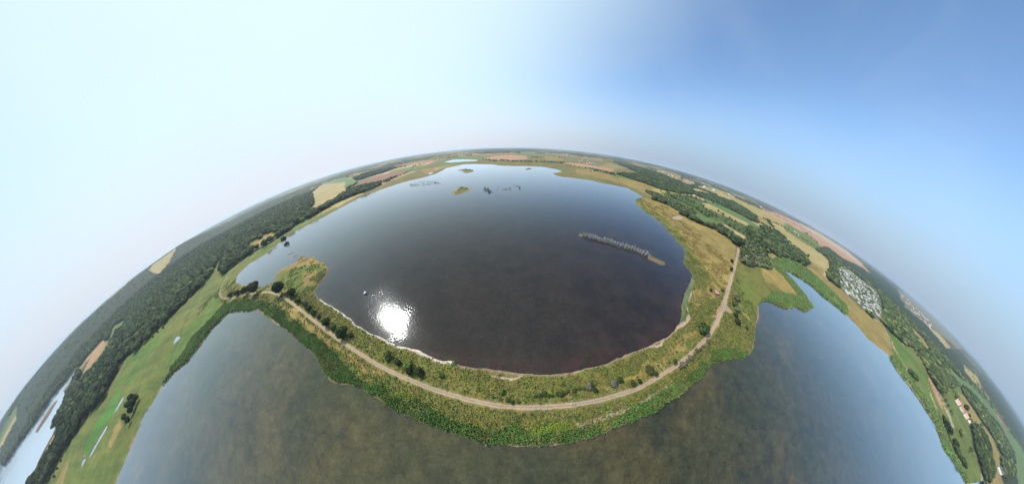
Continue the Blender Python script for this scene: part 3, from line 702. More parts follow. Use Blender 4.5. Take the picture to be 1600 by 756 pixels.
# ------------------------------------------------------------------ foliage prototypes
import bmesh
def ico(level):
    bm = bmesh.new(); bmesh.ops.create_icosphere(bm, subdivisions=level, radius=1.0)
    V = np.array([v.co[:] for v in bm.verts]); F = np.array([[v.index for v in f.verts] for f in bm.faces]); bm.free()
    return V, F
ICO1, ICO2, ICO3 = ico(1), ico(2), ico(3)
rng = np.random.default_rng(7)
def crown_leafy(seed, nl=7, leaves=620, flatten=.85, size=.13):
    """unit crown: lumpy inner mass and many leaf-sprig faces, point colours carry light and dark clumps"""
    r = np.random.default_rng(seed); V = []; Q = []; C = []; T = []; n = 0
    lob = [((0, 0, 0), .68)]
    for i in range(nl):
        a = r.uniform(0, 2*PI); e = r.uniform(-.35, 1.2); d = r.uniform(.38, .62)
        lob.append(((d*math.cos(a)*math.cos(e), d*math.sin(a)*math.cos(e), d*math.sin(e)*flatten), r.uniform(.28, .48)))
    for c, q in lob:
        v, f = ICO2; dv = v*(q*.86*(1+r.normal(0, .09, (len(v), 1)))) + np.array(c)
        s = r.uniform(.72, 1.05); V.append(dv); T.append(f+n); C.append(np.full((len(v), 1), s)*(1+r.normal(0, .08, (len(v), 1)))); n += len(v)
        m = int(leaves*q*q/sum(k*k for _, k in lob))
        dirs = r.normal(0, 1, (m, 3)); dirs /= np.linalg.norm(dirs, axis=1)[:, None]
        p = np.array(c) + dirs*q*r.uniform(.85, 1.12, (m, 1))
        t = np.cross(dirs, r.normal(0, 1, (m, 3))); t /= np.linalg.norm(t, axis=1)[:, None]
        b = np.cross(dirs, t) + dirs*r.uniform(-.7, .7, (m, 1))
        sz = size*r.uniform(.6, 1.3, (m, 1))
        quad = np.stack([p-t*sz-b*sz*.6, p+t*sz*.6-b*sz, p+t*sz+b*sz*.7, p-t*sz*.5+b*sz], 1).reshape(-1, 3)
        V.append(quad); Q.append(np.arange(4*m).reshape(m, 4)+n); C.append(np.repeat(np.clip(s*r.normal(1.12, .25, m), .5, 1.8), 4)[:, None]); n += 4*m
    V = np.vstack(V); C = np.vstack(C); V[:, 2] *= flatten
    return V, [np.vstack(T), np.vstack(Q)], C[:, 0]
def crown_lumps(seed, nl, ic, jit=.16, flatten=.85):
    r = np.random.default_rng(seed); V = []; T = []; C = []; n = 0
    lob = [((0, 0, 0), .72)] + [((lambda a, e, d: (d*math.cos(a)*math.cos(e), d*math.sin(a)*math.cos(e), d*math.sin(e)))(r.uniform(0, 2*PI), r.uniform(-.2, 1.2), r.uniform(.4, .62)), r.uniform(.3, .5)) for _ in range(nl)]
    for c, q in lob:
        v, f = ic; dv = v*(q*(1+r.normal(0, jit, (len(v), 1)))) + np.array(c)
        V.append(dv); T.append(f+n); C.append(r.uniform(.7, 1.25)*(1+r.normal(0, .14, len(v)))); n += len(v)
    V = np.vstack(V); V[:, 2] *= flatten
    return V, np.vstack(T), np.clip(np.concatenate(C), .4, 1.7)
LEAFY = [crown_leafy(100+i, leaves=[760, 620, 700, 560, 820, 640][i]) for i in range(6)]
LOD_MID = [crown_lumps(200+i, 5, ICO2, .13) for i in range(7)]
LOD_LOW = [crown_lumps(300+i, 3, ICO1, .18) for i in range(9)]
LOD_TINY = [crown_lumps(400+i, 0, ICO1, .26) for i in range(9)]
DARK = (0.022, 0.040, 0.012); MIDG = (0.038, 0.070, 0.017); GREYG = (0.105, 0.110, 0.075); OLIVE = (0.050, 0.065, 0.020); BRIGHT = (0.085, 0.150, 0.025)
def leafy_mesh(i, col, name='crown'):
    V, F, C = LEAFY[i]
    rg = np.concatenate([np.array(col)[None]*C[:, None], np.full((len(V), 1), .8)], 1)
    return mesh_np(name, V, F, [M_LEAF], rg)
def limb_mesh(name, segs, mat, sides=6):
    """tapered limbs: list of (p0, p1, r0, r1)"""
    V = []; Q = []; n = 0
    for p0, p1, r0, r1 in segs:
        p0, p1 = Vector(p0), Vector(p1); d = (p1-p0).normalized(); t = d.orthogonal().normalized(); b = d.cross(t)
        for P, r in ((p0, r0), (p1, r1)):
            for k in range(sides):
                a = 2*PI*k/sides; V.append((P + t*math.cos(a)*r + b*math.sin(a)*r)[:])
        Q += [[n+k, n+(k+1) % sides, n+sides+(k+1) % sides, n+sides+k] for k in range(sides)]
        Q.append([n+sides+k for k in range(4)] if sides == 4 else None) if sides == 4 else None
        n += 2*sides
    Q = [q for q in Q if q]
    return mesh_np(name, np.array(V), np.array(Q), [mat])
def trunk_mesh(seed):
    r = random.Random(seed); s = [((0, 0, -.04), (0.01, 0, .34), .035, .026), ((.01, 0, .34), (.0, .02, .7), .026, .012)]
    for k in range(4):
        a = k*PI/2 + r.uniform(-.5, .5); z = r.uniform(.26, .45); s.append(((0, 0, z), (.22*math.cos(a), .22*math.sin(a), z+.25), .014, .006))
    return limb_mesh('trunk', s, M_BARK)
TRUNKS = [trunk_mesh(i) for i in range(3)]
# prototypes: crown of radius 1 about the origin, set over a trunk one tree-height tall
CROWNS = {}
def crown_of(i, col):
    key = (i, col)
    if key not in CROWNS: CROWNS[key] = leafy_mesh(i, col)
    return CROWNS[key]
def make_tree(name, x, y, rad_, h, col, i, label, cat, group=None, low=.12, z=None, parts=True):
    """a tree or shrub thing: an Empty at its foot, trunk and crown as children"""
    z = float(H(x, y)[0]) if z is None else z
    if not parts:
        # small in the picture: one mesh of crown and stem
        key = ('one', i, col)
        if key not in CROWNS:
            V, F, C = LEAFY[i]; V = V*np.array([1, 1, .5]) + np.array([0, 0, .56])
            n = len(V); sv = np.array([(math.cos(k*PI/2)*q*.07, math.sin(k*PI/2)*q*.07, zz) for zz, q in ((-.05, 1), (.4, .7)) for k in range(4)])
            sq = np.array([[n+k, n+(k+1) % 4, n+4+(k+1) % 4, n+4+k] for k in range(4)])
            rg = np.concatenate([np.array(col)[None]*C[:, None], np.full((n, 1), .8)], 1); rg = np.vstack([rg, np.tile([.1, .07, .05, .5], (8, 1))])
            CROWNS[key] = mesh_np(name, np.vstack([V, sv]), [F[0], np.vstack([F[1], sq])], [M_LEAF], rg)
        o = link(name, CROWNS[key], None, (x, y, z), rz=random.uniform(0, 6.28), sc=(rad_, rad_, h))
        return tag(o, label, cat, group)
    e = link(name, None, None, (x, y, z), rz=random.uniform(0, 6.28)); tag(e, label, cat, group)
    link('trunk', TRUNKS[i % 3], e, (0, 0, 0), sc=(h, h, h))
    ch = h*(1-low)/2
    link('crown', crown_of(i, col), e, (0, 0, h*low+ch), sc=(rad_, rad_, ch/.82))
    return e

random.seed(5)
# ------------------------------------------------------------------ shrubs and trees of the dyke, each placed and described
def at(px, py, z=1.5):
    p = G(px, py, z); return float(p[0]), float(p[1])
def mscale(x, y, z=2):
    return float(PX(x, y, z)[2])
DY = [ # px, py, width in photo pixels, height / width, colour, label, name, category
 (397.5,451,20,.75,DARK,'dark spreading tree, widest of the clump at the west end of the dyke','tree','tree'),
 (384,455,13,.8,MIDG,'rounded green tree just left of the widest tree at the dyke west end','tree','tree'),
 (372,458,11,.7,OLIVE,'low olive bush next in line left of the trees at the dyke west end','bush','bush'),
 (361,461,11,.6,MIDG,'flat green bush at the bend of the track, leftmost of its row','bush','bush'),
 (436,452,20,.9,DARK,'large dark round tree standing alone where the dyke track leaves the western clump','tree','tree'),
 (456.5,458,14,.85,DARK,'dark bush on the spit side, just right of the large lone tree by the track','bush','bush'),
 (467,470,11,.7,OLIVE,'olive bush on the track verge below the dark bush by the spit','bush','bush'),
 (478,475,10,.7,GREYG,'grey green bush in the thicket beside the track at the root of the spit','bush','bush'),
 (484,482,10,.7,MIDG,'mid green bush in the thicket beside the track, below the grey green one','bush','bush'),
 (491,490,10,.7,OLIVE,'loose olive bush closing the thicket beside the track before the lake shore bends','bush','bush'),
 (499,496,8,.7,GREYG,'small greyish bush just before the dark bush that shades the track','bush','bush'),
 (511.5,504,14,.85,DARK,'dark upright bush that throws shade on the track left of the sun glitter','bush','bush'),
 (522,513,12,.6,OLIVE,'low sprawling olive bush between the two dark bushes at the shaded track','bush','bush'),
 (536,521,19,.75,DARK,'broad dark bush on the track edge, largest along the dyke below the sun glitter','bush','bush'),
 (550,525,8,.7,MIDG,'small green bush tucked against the right side of the broad dark bush','bush','bush'),
 (607,556,15,.7,MIDG,'round bright bush standing alone in the grass between track and white shore','bush','bush'),
 (623.6,567,11,.7,DARK,'small dark bush right of the lone round bush below the lake shore','bush','bush'),
 (638.7,568.5,15,.6,BRIGHT,'light green leafy bush topping the group of four beside the track','bush','bush'),
 (641,581,12,.8,DARK,'dark bush nearest the track in the group of four','bush','bush'),
 (656,581.5,15,.65,DARK,'wide dark bush at the right end of the group of four','bush','bush'),
 (692,588,8,.6,MIDG,'small green bush alone in rough grass right of the group of four','bush','bush'),
 (709,566,6,.8,BRIGHT,'tiny bright willow bush right at the lake edge beside the sandy patch','bush','bush'),
 (784,613,9,.8,BRIGHT,'bright yellow green bush above the track near the lowest point of its curve','bush','bush'),
 (1098,513.5,20,.7,MIDG,'big round green bush leaning over the east part of the track','bush','bush'),
 (1143,409,6,.8,DARK,'upper of two small dark bushes on the lake side of the straight track','bush','bush'),
 (1141.6,422,6.5,.8,DARK,'lower of two small dark bushes on the lake side of the straight track','bush','bush'),
 (1155,379.5,13,.85,DARK,'dark round tree at the far end of the straight track','tree','tree'),
 (1110,453.5,6,.8,DARK,'dark bush against the left wall of the small red roofed hut','bush','bush'),
 (1127,455,5,.8,MIDG,'small green bush between the red roofed hut and the track','bush','bush'),
 (1151,466,11,.6,GREYG,'grey willow bush on the east bank, topmost of the column beside the track','bush','bush'),
 (1147,475,11,.6,OLIVE,'second bush from the top in the column on the east bank beside the track','bush','bush'),
 (1152,484,10,.6,GREYG,'greyish bush in the middle of the column on the east bank','bush','bush'),
 (1149,493,9,.6,MIDG,'green bush below the middle of the column on the east bank','bush','bush'),
 (1152,503,11,.7,DARK,'dark lowest bush of the column on the east bank near the yellow ditch','bush','bush'),
 (1166,513,7,.5,OLIVE,'small low bush on the grass right of the dark lowest bush of the column','bush','bush'),
 (957,601,13,.55,GREYG,'bleached grey thorn bush between lake and track, right of the bottom of the curve','bush','bush'),
 (918,604.5,12,.5,GREYG,'bare greyish bush at the right end of the hedge strip above the track','bush','bush'),
 (928,610,9,.6,DARK,'dark bush beside the bare greyish bush above the track','bush','bush'),
 (968,594,10,.6,MIDG,'green bush just right of the bleached thorn bush above the track','bush','bush'),
 (986,600,10,.6,OLIVE,'olive bush above the track, next along right of the bleached thorn group','bush','bush'),
 (997,597,8,.6,DARK,'small dark bush close to the track right of the bleached thorn group','bush','bush'),
 (1013,578,15,.55,OLIVE,'wide olive bush in dry grass, left of where the track narrows to two ruts','bush','bush'),
 (1022,586,8,.6,DARK,'dark bush on the track edge beneath the wide olive bush','bush','bush'),
 (1052,567,8,.6,MIDG,'small bush on the left verge where the track narrows to two ruts','bush','bush'),
 (1063,571,10,.5,GREYG,'greyish bush on the right verge of the narrowed track','bush','bush'),
 (1076,560,9,.5,GREYG,'grey green bush on the right verge, next up the narrowed track','bush','bush'),
 (1086,549,8,.5,OLIVE,'olive bush on the right verge, halfway up the narrowed track','bush','bush'),
 (1104,535,8,.5,GREYG,'grey bush on the right verge just below the big round green bush','bush','bush'),
 (207,622,14,.9,DARK,'dark tree at the top of the little copse alone in the western meadow','tree','tree'),
 (213.5,621,12,.9,OLIVE,'tree on the right of the little copse alone in the western meadow','tree','tree'),
 (208,630,14,.9,DARK,'round dark tree in the middle of the little copse in the western meadow','tree','tree'),
 (200,633,12,.9,MIDG,'tree on the left flank of the little copse in the western meadow','tree','tree'),
 (205,641,12,.9,DARK,'tree in the lower half of the little copse in the western meadow','tree','tree'),
 (195.5,651,11,.9,OLIVE,'lower left tree of the little copse in the western meadow','tree','tree'),
 (201,657,11,.9,DARK,'lowest tree of the little copse in the western meadow','tree','tree'),
 (247,518.5,4,.9,DARK,'upper small bush in the open meadow in front of the western wood','bush','bush'),
 (255.6,512.5,3.5,.9,DARK,'lone small bush nearest the ditch in the meadow in front of the western wood','bush','bush'),
 (239.5,526.5,3.5,.9,OLIVE,'lower small bush in the meadow in front of the western wood','bush','bush'),
 (96,720,4.5,.9,DARK,'small bush in the dry strip at the bottom left edge of the meadow','bush','bush'),
 (91,732,4.5,.9,DARK,'second small bush in the dry strip at the bottom left edge of the meadow','bush','bush'),
 (86,744,5,.9,OLIVE,'lowest small bush in the dry strip at the bottom left edge of the meadow','bush','bush'),
 (443,373,9,.9,MIDG,'tree alone on the lake path before the western wood, mirrored in the water','tree','tree'),
 (415,381,9,.9,DARK,'dark tree in the dry clearing by the lake path','tree','tree'),
 (1509,637,10,.9,DARK,'large dark round tree beside the white farm in the south east','tree','tree'),
 (1513,649.5,6,.9,DARK,'smaller dark round tree below the large one beside the white farm','tree','tree'),
 (1503,589,0,0,DARK,'','',''),
]
for k, (px, py, wpx, hr, col, lab, nm, cat) in enumerate(DY):
    if not wpx: continue
    x, y = at(px, py); s = mscale(x, y); rad_ = max(wpx/s/2*1.2, .8)
    x, y = at(px, py, rad_*hr); 
    big = wpx > 7
    make_tree(nm, x, y, rad_, rad_*2*hr, col, k % 6, lab, cat, low=.10 if nm == 'tree' else .0, parts=True)

# hedge strip of low shrubs on the lake side of the track
def strip(line, step, r0, r1, col, label, group, jit=1.0, hr=.75):
    P = GP(line); cum = np.concatenate([[0], np.cumsum(np.hypot(*(P[1:]-P[:-1]).T))]); s = step*.5; n = 0
    while s < cum[-1]:
        q = np.array([np.interp(s, cum, P[:, 0]), np.interp(s, cum, P[:, 1])]) + np.array([random.uniform(-jit, jit), random.uniform(-jit, jit)])
        rr = random.uniform(r0, r1)
        make_tree('shrub', q[0], q[1], rr, rr*2*hr, col if random.random() < .75 else OLIVE, random.randrange(6), label, 'shrub', group, parts=False)
        s += step*random.uniform(.75, 1.3); n += 1
strip([(832,617.5),(860,617),(890,613),(912,607),(930,602)], 2.4, 1.0, 1.7, MIDG, 'low green shrub in the hedge strip above the lowest part of the track', 'shrubs in the hedge strip above the track', .7, .6)
strip([(770,620),(790,626),(815,630)], 2.6, .8, 1.3, MIDG, 'knee high shrub at the upper edge of the lowest part of the track', 'low shrubs on the upper track edge', .8, .55)
strip([(1055,577),(1068,567),(1086,552),(1096,541)], 3.2, 1.0, 1.6, GREYG, 'grey green shrub on the lower verge where the track narrows', 'shrubs on the lower verge of the narrowed track', .9, .6)
strip([(440,466),(452,463),(466,468),(486,483),(498,494)], 4.0, 1.3, 2.2, OLIVE, 'scrubby shrub between the dark bushes and the track at the root of the spit', 'scrub shrubs at the root of the spit', 1.8, .6)

# ------------------------------------------------------------------ woods: every tree gets a place; the largest seen stand as things, the rest is one mass
def candidates(sp, r0, r1, seed):
    r = np.random.default_rng(seed); n = int(r1/sp)+1
    X, Y = np.meshgrid(np.arange(-n, n+1)*sp, np.arange(-n, n+1)*sp*.88)
    X = X + (np.arange(X.shape[0]) % 2)[:, None]*sp/2
    X = (X + r.uniform(-.36, .36, X.shape)*sp).ravel(); Y = (Y + r.uniform(-.36, .36, Y.shape)*sp).ravel()
    d = np.hypot(X, Y); az = np.degrees(np.arctan2(X, Y))
    m = (d > r0) & (d <= r1) & ((np.abs(az) < 127) | (d < 150))
    return X[m], Y[m]
SCRUB = [GP(p) for p in (R2,
  [(1154,377),(1173,373),(1190,386),(1205,411),(1204,424),(1186,417.6),(1171,418),(1157,412)], [(346,445),(356,430),(372,414),(402,393.5),(443,369),(493,338.5),(520,326),(535,322),(505,341),(465,361),(430,384),(400,408),(374,432),(366,446),(385,462),(350,468)])]
TX, TY, TR, TH, TC, TB = [], [], [], [], [], []
def add_wood(sp, r0, r1, seed, rmin, rmax, scrub=False, keep=1.0):
    X, Y = candidates(sp, r0, r1, seed); r = np.random.default_rng(seed+1)
    k = cover_at(X, Y); m = (k == CV['wood'])
    isc = np.zeros(len(X), bool)
    for P in SCRUB: isc |= inside(P, X, Y)
    m &= (isc == scrub) & (r.random(len(X)) < keep)
    X, Y = X[m], Y[m]
    if not len(X): return
    s = shore_sd(X, Y); m = s > 1.5; X, Y = X[m], Y[m]
    h = ground_h(X, Y, fine=False)
    if r0 > 2000: h = h + 2
    rr = r.uniform(rmin, rmax, len(X)); 
    hk = np.where(X > 150, .72, 1.0)
    base = np.where(r.random(len(X))[:, None] < .62, np.array(DARK), np.where(r.random(len(X))[:, None] < .55, np.array(MIDG), np.array(OLIVE)))
    if scrub:
        grey = r.random(len(X)) < .28; base = np.where(grey[:, None], np.array(GREYG)*.9, base*1.15)
    east = (X > 700) & (Y < -50); base = np.where((east & (r.random(len(X)) < .18))[:, None], np.array((.085, .115, .03)), base)
    base = base*r.uniform(.55, 1.5, (len(X), 1))
    TX.append(X); TY.append(Y); TR.append(rr); TH.append(np.minimum(rr*r.uniform(1.1, 1.6, len(X)), r.uniform(12, 16, len(X)))*hk if not scrub else rr*r.uniform(1.1, 1.6, len(X))); TC.append(base); TB.append(h)
add_wood(17.0, 150, 1500, 11, 8.0, 14.0)
add_wood(5.5, 150, 1000, 13, 2.4, 4.6, scrub=True)
add_wood(17.0, 1500, 2400, 15, 7, 12)
add_wood(21.0, 2400, 4300, 17, 7, 12)
# scattered trees in hedges and along field edges nearer by, traced as lines
def line_trees(line, sp, rmin, rmax, seed, jit=3, col=DARK, keep=1.0):
    r = np.random.default_rng(seed); P = GP(line); cum = np.concatenate([[0], np.cumsum(np.hypot(*(P[1:]-P[:-1]).T))])
    s = np.arange(sp/2, cum[-1], sp); s = s + r.uniform(-.35, .35, len(s))*sp; s = s[r.random(len(s)) < keep]
    X = np.interp(s, cum, P[:, 0]) + r.uniform(-jit, jit, len(s)); Y = np.interp(s, cum, P[:, 1]) + r.uniform(-jit, jit, len(s))
    rr = r.uniform(rmin, rmax, len(s)); TX.append(X); TY.append(Y); TR.append(rr); TH.append(rr*1.7); TC.append(np.array(col)[None]*r.uniform(.8, 1.5, (len(s), 1))); TB.append(ground_h(X, Y, fine=False))
line_trees([(493,334),(520,321),(545,307),(560,300),(585,292),(606,283),(622,276)], 13, 5, 8, 31, 8)
line_trees([(606,283),(622,277),(636,271),(645,267)], 22, 4, 6, 32, 5)
line_trees([(1190,342),(1215,352),(1232,361),(1262,380),(1276,389)], 16, 5, 8, 33, 5)
line_trees([(1112,318),(1135,326),(1150,331),(1175,344),(1190,352)], 14, 4, 7, 34, 6)
line_trees([(1120,330),(1133,340),(1150,349),(1166,358)], 11, 3, 6, 35, 6, MIDG)
line_trees([(1050,310),(1080,322),(1100,334)], 12, 3, 6, 36, 8, MIDG)
line_trees([(1040,302),(1070,312),(1100,325),(1116,338)], 6, 2.5, 6, 56, 22, MIDG)
line_trees([(1036,305),(1066,316),(1094,330),(1112,343)], 6, 2.5, 6, 66, 20, DARK)
line_trees([(1060,305),(1086,311),(1104,318)], 6, 3, 7, 67, 18, MIDG)
line_trees([(1104,330),(1120,340),(1140,350),(1160,362)], 7, 2.5, 5, 68, 10, MIDG)
line_trees([(1134,352),(1154,362),(1172,374)], 7, 2.5, 5.5, 69, 9, DARK)
line_trees([(1130,322),(1150,332),(1172,345)], 7, 3, 6, 70, 10, MIDG)
line_trees([(1128,340),(1150,352),(1170,366)], 9, 2.5, 5, 57, 10, MIDG)
line_trees([(800,253.5),(840,254.5),(879,256)], 12, 5, 8, 60, 7, DARK, .85)
line_trees([(800,253),(822,253.2),(850,254),(879,255.5)], 9, 5, 8, 71, 12, DARK, .8)
line_trees([(829,246.6),(847,247.2)], 11, 6, 9, 61, 26)
line_trees([(770,252.5),(790,252),(800,253)], 11, 6, 9, 72, 16)
line_trees([(866,246.5),(880,248)], 16, 6, 9, 73, 20)
line_trees([(752,250.2),(765,251.5),(775,252.5)], 16, 5, 8, 74, 10)
line_trees([(560,272),(600,261),(640,253),(680,246.5)], 26, 6, 10, 75, 40, DARK, .8)
line_trees([(640,263),(665,256),(690,250)], 24, 5, 8, 76, 14, DARK, .7)
line_trees([(985,262),(1020,267),(1060,280),(1110,297)], 26, 6, 10, 77, 24, DARK, .8)
line_trees([(1130,304),(1180,324),(1230,346),(1280,372)], 22, 5, 9, 78, 12, DARK, .6)
line_trees([(712,247.6),(722,247.4)], 60, 3, 5, 63, 12, DARK, .7)
line_trees([(880,258),(905,262),(930,266)], 24, 4, 7, 64, 5, DARK, .7)
line_trees([(920,268),(945,272),(970,279)], 20, 4, 7, 37, 8, MIDG)
line_trees([(1502,568),(1520,592),(1532,611),(1545,632)], 22, 5, 8, 38, 4, DARK, .8)
line_trees([(1480,594),(1486,610),(1495,630)], 14, 5, 8, 39, 5, MIDG)
line_trees([(1462,598),(1474,626),(1486,652)], 13, 4, 7, 40, 6, MIDG)
line_trees([(1494,668),(1502,688),(1512,706),(1520,712)], 14, 3, 6, 41, 5, OLIVE, .8)
line_trees([(1500,606),(1520,622),(1545,652),(1570,690)], 12, 6, 9, 42, 14, DARK)
line_trees([(1515,664),(1530,680),(1540,708),(1544,744)], 10, 6, 9, 43, 9, DARK)
line_trees([(1424,542),(1432,556),(1442,570),(1452,590)], 14, 4, 7, 44, 6, OLIVE, .8)
line_trees([(1296,412),(1300,430),(1310,448)], 9, 5, 8, 45, 8, DARK)
line_trees([(1322,424),(1340,448),(1360,470)], 13, 2, 4, 46, 12, MIDG)
line_trees([(1316,440),(1336,462),(1362,486)], 12, 2, 4, 47, 14, MIDG)
line_trees([(1326,418),(1352,446),(1370,470)], 14, 2, 4, 48, 8, DARK)
line_trees([(1312,424),(1330,446),(1350,466),(1374,488)], 9, 1.5, 4, 58, 22, DARK)
line_trees([(1318,420),(1340,440),(1362,458),(1374,480)], 9, 1.5, 4.5, 59, 22, MIDG)
line_trees([(1234,389),(1240,392),(1262,404)], 14, 6, 9, 49, 5, OLIVE)
TX, TY, TR, TH, TB = map(np.concatenate, (TX, TY, TR, TH, TB)); TC = np.vstack(TC)
px_, py_, sc_ = PX(TX, TY, TB+5)
vis = (px_ > -60) & (px_ < 1660) & (py_ < 830)
TX, TY, TR, TH, TB, TC, px_, py_, sc_ = [q[vis] for q in (TX, TY, TR, TH, TB, TC, px_, py_, sc_)]
app = TR*2*sc_
order = np.argsort(-app); front = order[:285]
LANDMARK = [(30,760,'at the bottom left corner'),(70,720,'left of the lowest meadow pool'),(105,690,'left of the long meadow pool'),(130,650,'opposite the bright green marsh'),(150,620,'below the white cottage'),
 (175,590,'behind the upper meadow pool'),(205,550,'left of the small meadow bushes'),(240,520,'behind the small meadow bushes'),(270,495,'behind the forked white pool'),(300,460,'behind the meadow ditch'),(325,435,'at the narrow top of the meadow'),
 (350,415,'beside the small green clearing'),(380,395,'left of the dry clearing'),(420,370,'behind the dry clearing'),(460,350,'near the lone path tree'),(500,330,'below the western wheat field'),(560,300,'below the brown field'),(610,282,'at the tip of the brown field'),
 (1010,300,'at the top of the dry meadow'),(1060,320,'behind the pale bare patch'),(1110,348,'near the stubble strip'),(1150,370,'above the end of the straight track'),(1180,395,'in the grey thicket'),(1200,415,'at the lower tip of the grey thicket'),
 (1170,360,'left part of the tall belt'),(1205,380,'middle of the tall belt'),(1240,400,'right part of the tall belt'),(1262,408,'at the right tip of the tall belt'),(1290,400,'behind the wheat field corner'),(1300,435,'left of the caravans'),(1340,425,'above the caravans'),
 (1340,460,'among the caravans'),(1385,470,'right of the caravans'),(1385,505,'at the tip of the green reed triangle'),(1420,520,'in the large eastern wood'),(1450,560,'near the bright white house'),(1465,600,'at the red earth strip'),
 (1480,640,'between pasture and white farm'),(1512,645,'behind the white farm'),(1525,690,'in the dark row below the white farm'),(1555,660,'in the belt beyond the tan field'),(1575,720,'near the slate roofed villa'),(1540,610,'by the far green strip')]
def where_label(px, py, w_, tone, n_):
    lm = min(LANDMARK, key=lambda q: (q[0]-px)**2+(q[1]-py)**2)
    size = 'very broad' if w_ > 24 else 'broad' if w_ > 20 else 'medium' if w_ > 16 else 'small'
    return f'{size} {tone} tree {lm[2]}', 'woodland trees '+lm[2]
proto_cols = [DARK, MIDG, OLIVE, (0.060, 0.085, 0.026)]
for i in front:
    c = TC[i]; cc = min(proto_cols+[GREYG, (.085, .115, .03)], key=lambda q: sum((np.array(q)-c)**2))
    tone = {0: 'dark', 1: 'mid green', 2: 'olive', 3: 'light green', 4: 'grey green', 5: 'yellow green'}[(proto_cols+[GREYG, (.085, .115, .03)]).index(cc)]
    lab, grp = where_label(px_[i], py_[i], TR[i]*2, tone, (0, 0)); cat = 'tree'
    make_tree('tree', float(TX[i]), float(TY[i]), float(TR[i]), float(TH[i]), cc, int(i) % 6, lab, cat, grp, low=.1, z=float(TB[i])-.2, parts=bool(app[i] > 15))
rest = np.setdiff1d(np.arange(len(TX)), front)
VV, FF, CC = [], [], []; off = 0
rr_ = np.random.default_rng(77); roll = rr_.integers(0, 1000, len(TX)); rot = rr_.uniform(0, 2*PI, len(TX))
lodk = np.where(app > 9, 0, np.where(app > 4.5, 1, 2))
for lk, protos in ((0, LOD_MID), (1, LOD_LOW), (2, LOD_TINY)):
    for pi_, (V, F, C) in enumerate(protos):
        m = rest[(lodk[rest] == lk) & (roll[rest] % len(protos) == pi_)]
        if not len(m): continue
        ca, sa = np.cos(rot[m])[:, None], np.sin(rot[m])[:, None]
        x = (V[None, :, 0]*ca - V[None, :, 1]*sa)*TR[m][:, None] + TX[m][:, None]
        y = (V[None, :, 0]*sa + V[None, :, 1]*ca)*TR[m][:, None] + TY[m][:, None]
        z = (V[None, :, 2]*.5/.8 + .5)*TH[m][:, None] + TB[m][:, None]
        VV.append(np.stack([x, y, z], -1).reshape(-1, 3))
        c = TC[m][:, None, :]*C[None, :, None]; CC.append(np.concatenate([c, np.full(c.shape[:2]+(1,), .8)], -1).reshape(-1, 4))
        FF.append((F[None]+(np.arange(len(m))*len(V))[:, None, None]+off).reshape(-1, 3)); off += len(m)*len(V)
wm = mesh_np('woodland', np.vstack(VV), np.vstack(FF), [M_LEAF], np.vstack(CC))
wl = link('woodland', wm); tag(wl, 'dark green broadleaf woods and hedgerows reaching to the horizon around the lakes', 'woodland', kind='stuff')
print('TREES', len(TX), 'faces', sum(len(f) for f in FF), 'lod', [(lodk == k).sum() for k in range(3)])

# ------------------------------------------------------------------ reeds and tall herbs
def tufts(name, pts, hgt, wid, col, mat, blades=5, seed=1, lean=.35):
    """clumps of broad upright blades, all in one mesh"""
    r = np.random.default_rng(seed); n = len(pts); 
    a = r.uniform(0, 2*PI, (n, blades)) ; ln = r.uniform(.1, lean, (n, blades))*hgt[:, None]; w = wid[:, None]*r.uniform(.5, 1.0, (n, blades))
    off_ = r.uniform(0, .55, (n, blades))*wid[:, None]
    cx = pts[:, 0][:, None] + np.cos(a)*off_; cy_ = pts[:, 1][:, None] + np.sin(a)*off_; z0 = pts[:, 2][:, None]
    tx, ty = -np.sin(a+.6), np.cos(a+.6)
    p0 = np.stack([cx-tx*w*.5, cy_-ty*w*.5, z0+0*cx], -1); p1 = np.stack([cx+tx*w*.5, cy_+ty*w*.5, z0+0*cx], -1)
    tz = z0 + hgt[:, None]*r.uniform(.75, 1.1, (n, blades))
    p2 = np.stack([cx+np.cos(a)*ln+tx*w*.32, cy_+np.sin(a)*ln+ty*w*.32, tz], -1); p3 = np.stack([cx+np.cos(a)*ln*1.2-tx*w*.32, cy_+np.sin(a)*ln*1.2-ty*w*.32, tz*1.0-.05*hgt[:, None]], -1)
    # drooping tip so that it shows broad from above
    ext = w*.9
    p4 = np.stack([cx+np.cos(a)*(ln*1.5+ext), cy_+np.sin(a)*(ln*1.5+ext), tz-.18*hgt[:, None]], -1)
    V = np.stack([p0, p1, p2, p3, p4], 2).reshape(-1, 3); m = n*blades; b = np.arange(m)*5
    Q = np.stack([b, b+1, b+2, b+3], 1); T = np.stack([b+3, b+2, b+4], 1)
    c = np.repeat(col, blades, 0)*r.uniform(.7, 1.35, (m, 1)); C = np.concatenate([np.repeat(c, 5, 0), np.full((m*5, 1), .7)], 1)
    return mesh_np(name, V, [Q, T], [mat], C)
def scatter(sp, r0, r1, seed, kinds, sdmin=.3):
    X, Y = candidates(sp, r0, r1, seed); k = cover_at(X, Y); m = np.isin(k, [CV[q] for q in kinds]); X, Y, k = X[m], Y[m], k[m]
    s = shore_sd(X, Y); m = s > sdmin; X, Y, k, s = X[m], Y[m], k[m], s[m]
    dt = seg_dist(P_TRACK, X, Y, False, 20); m = dt > 2.1+1.2*(X > 150); X, Y, k, s = X[m], Y[m], k[m], s[m]
    px, py, sc = PX(X, Y, 0*X+1); m = (px > -20) & (px < 1620) & (py < 790) & (py > 0)
    return X[m], Y[m], k[m], s[m]
RP, RH, RW, RC = [], [], [], []
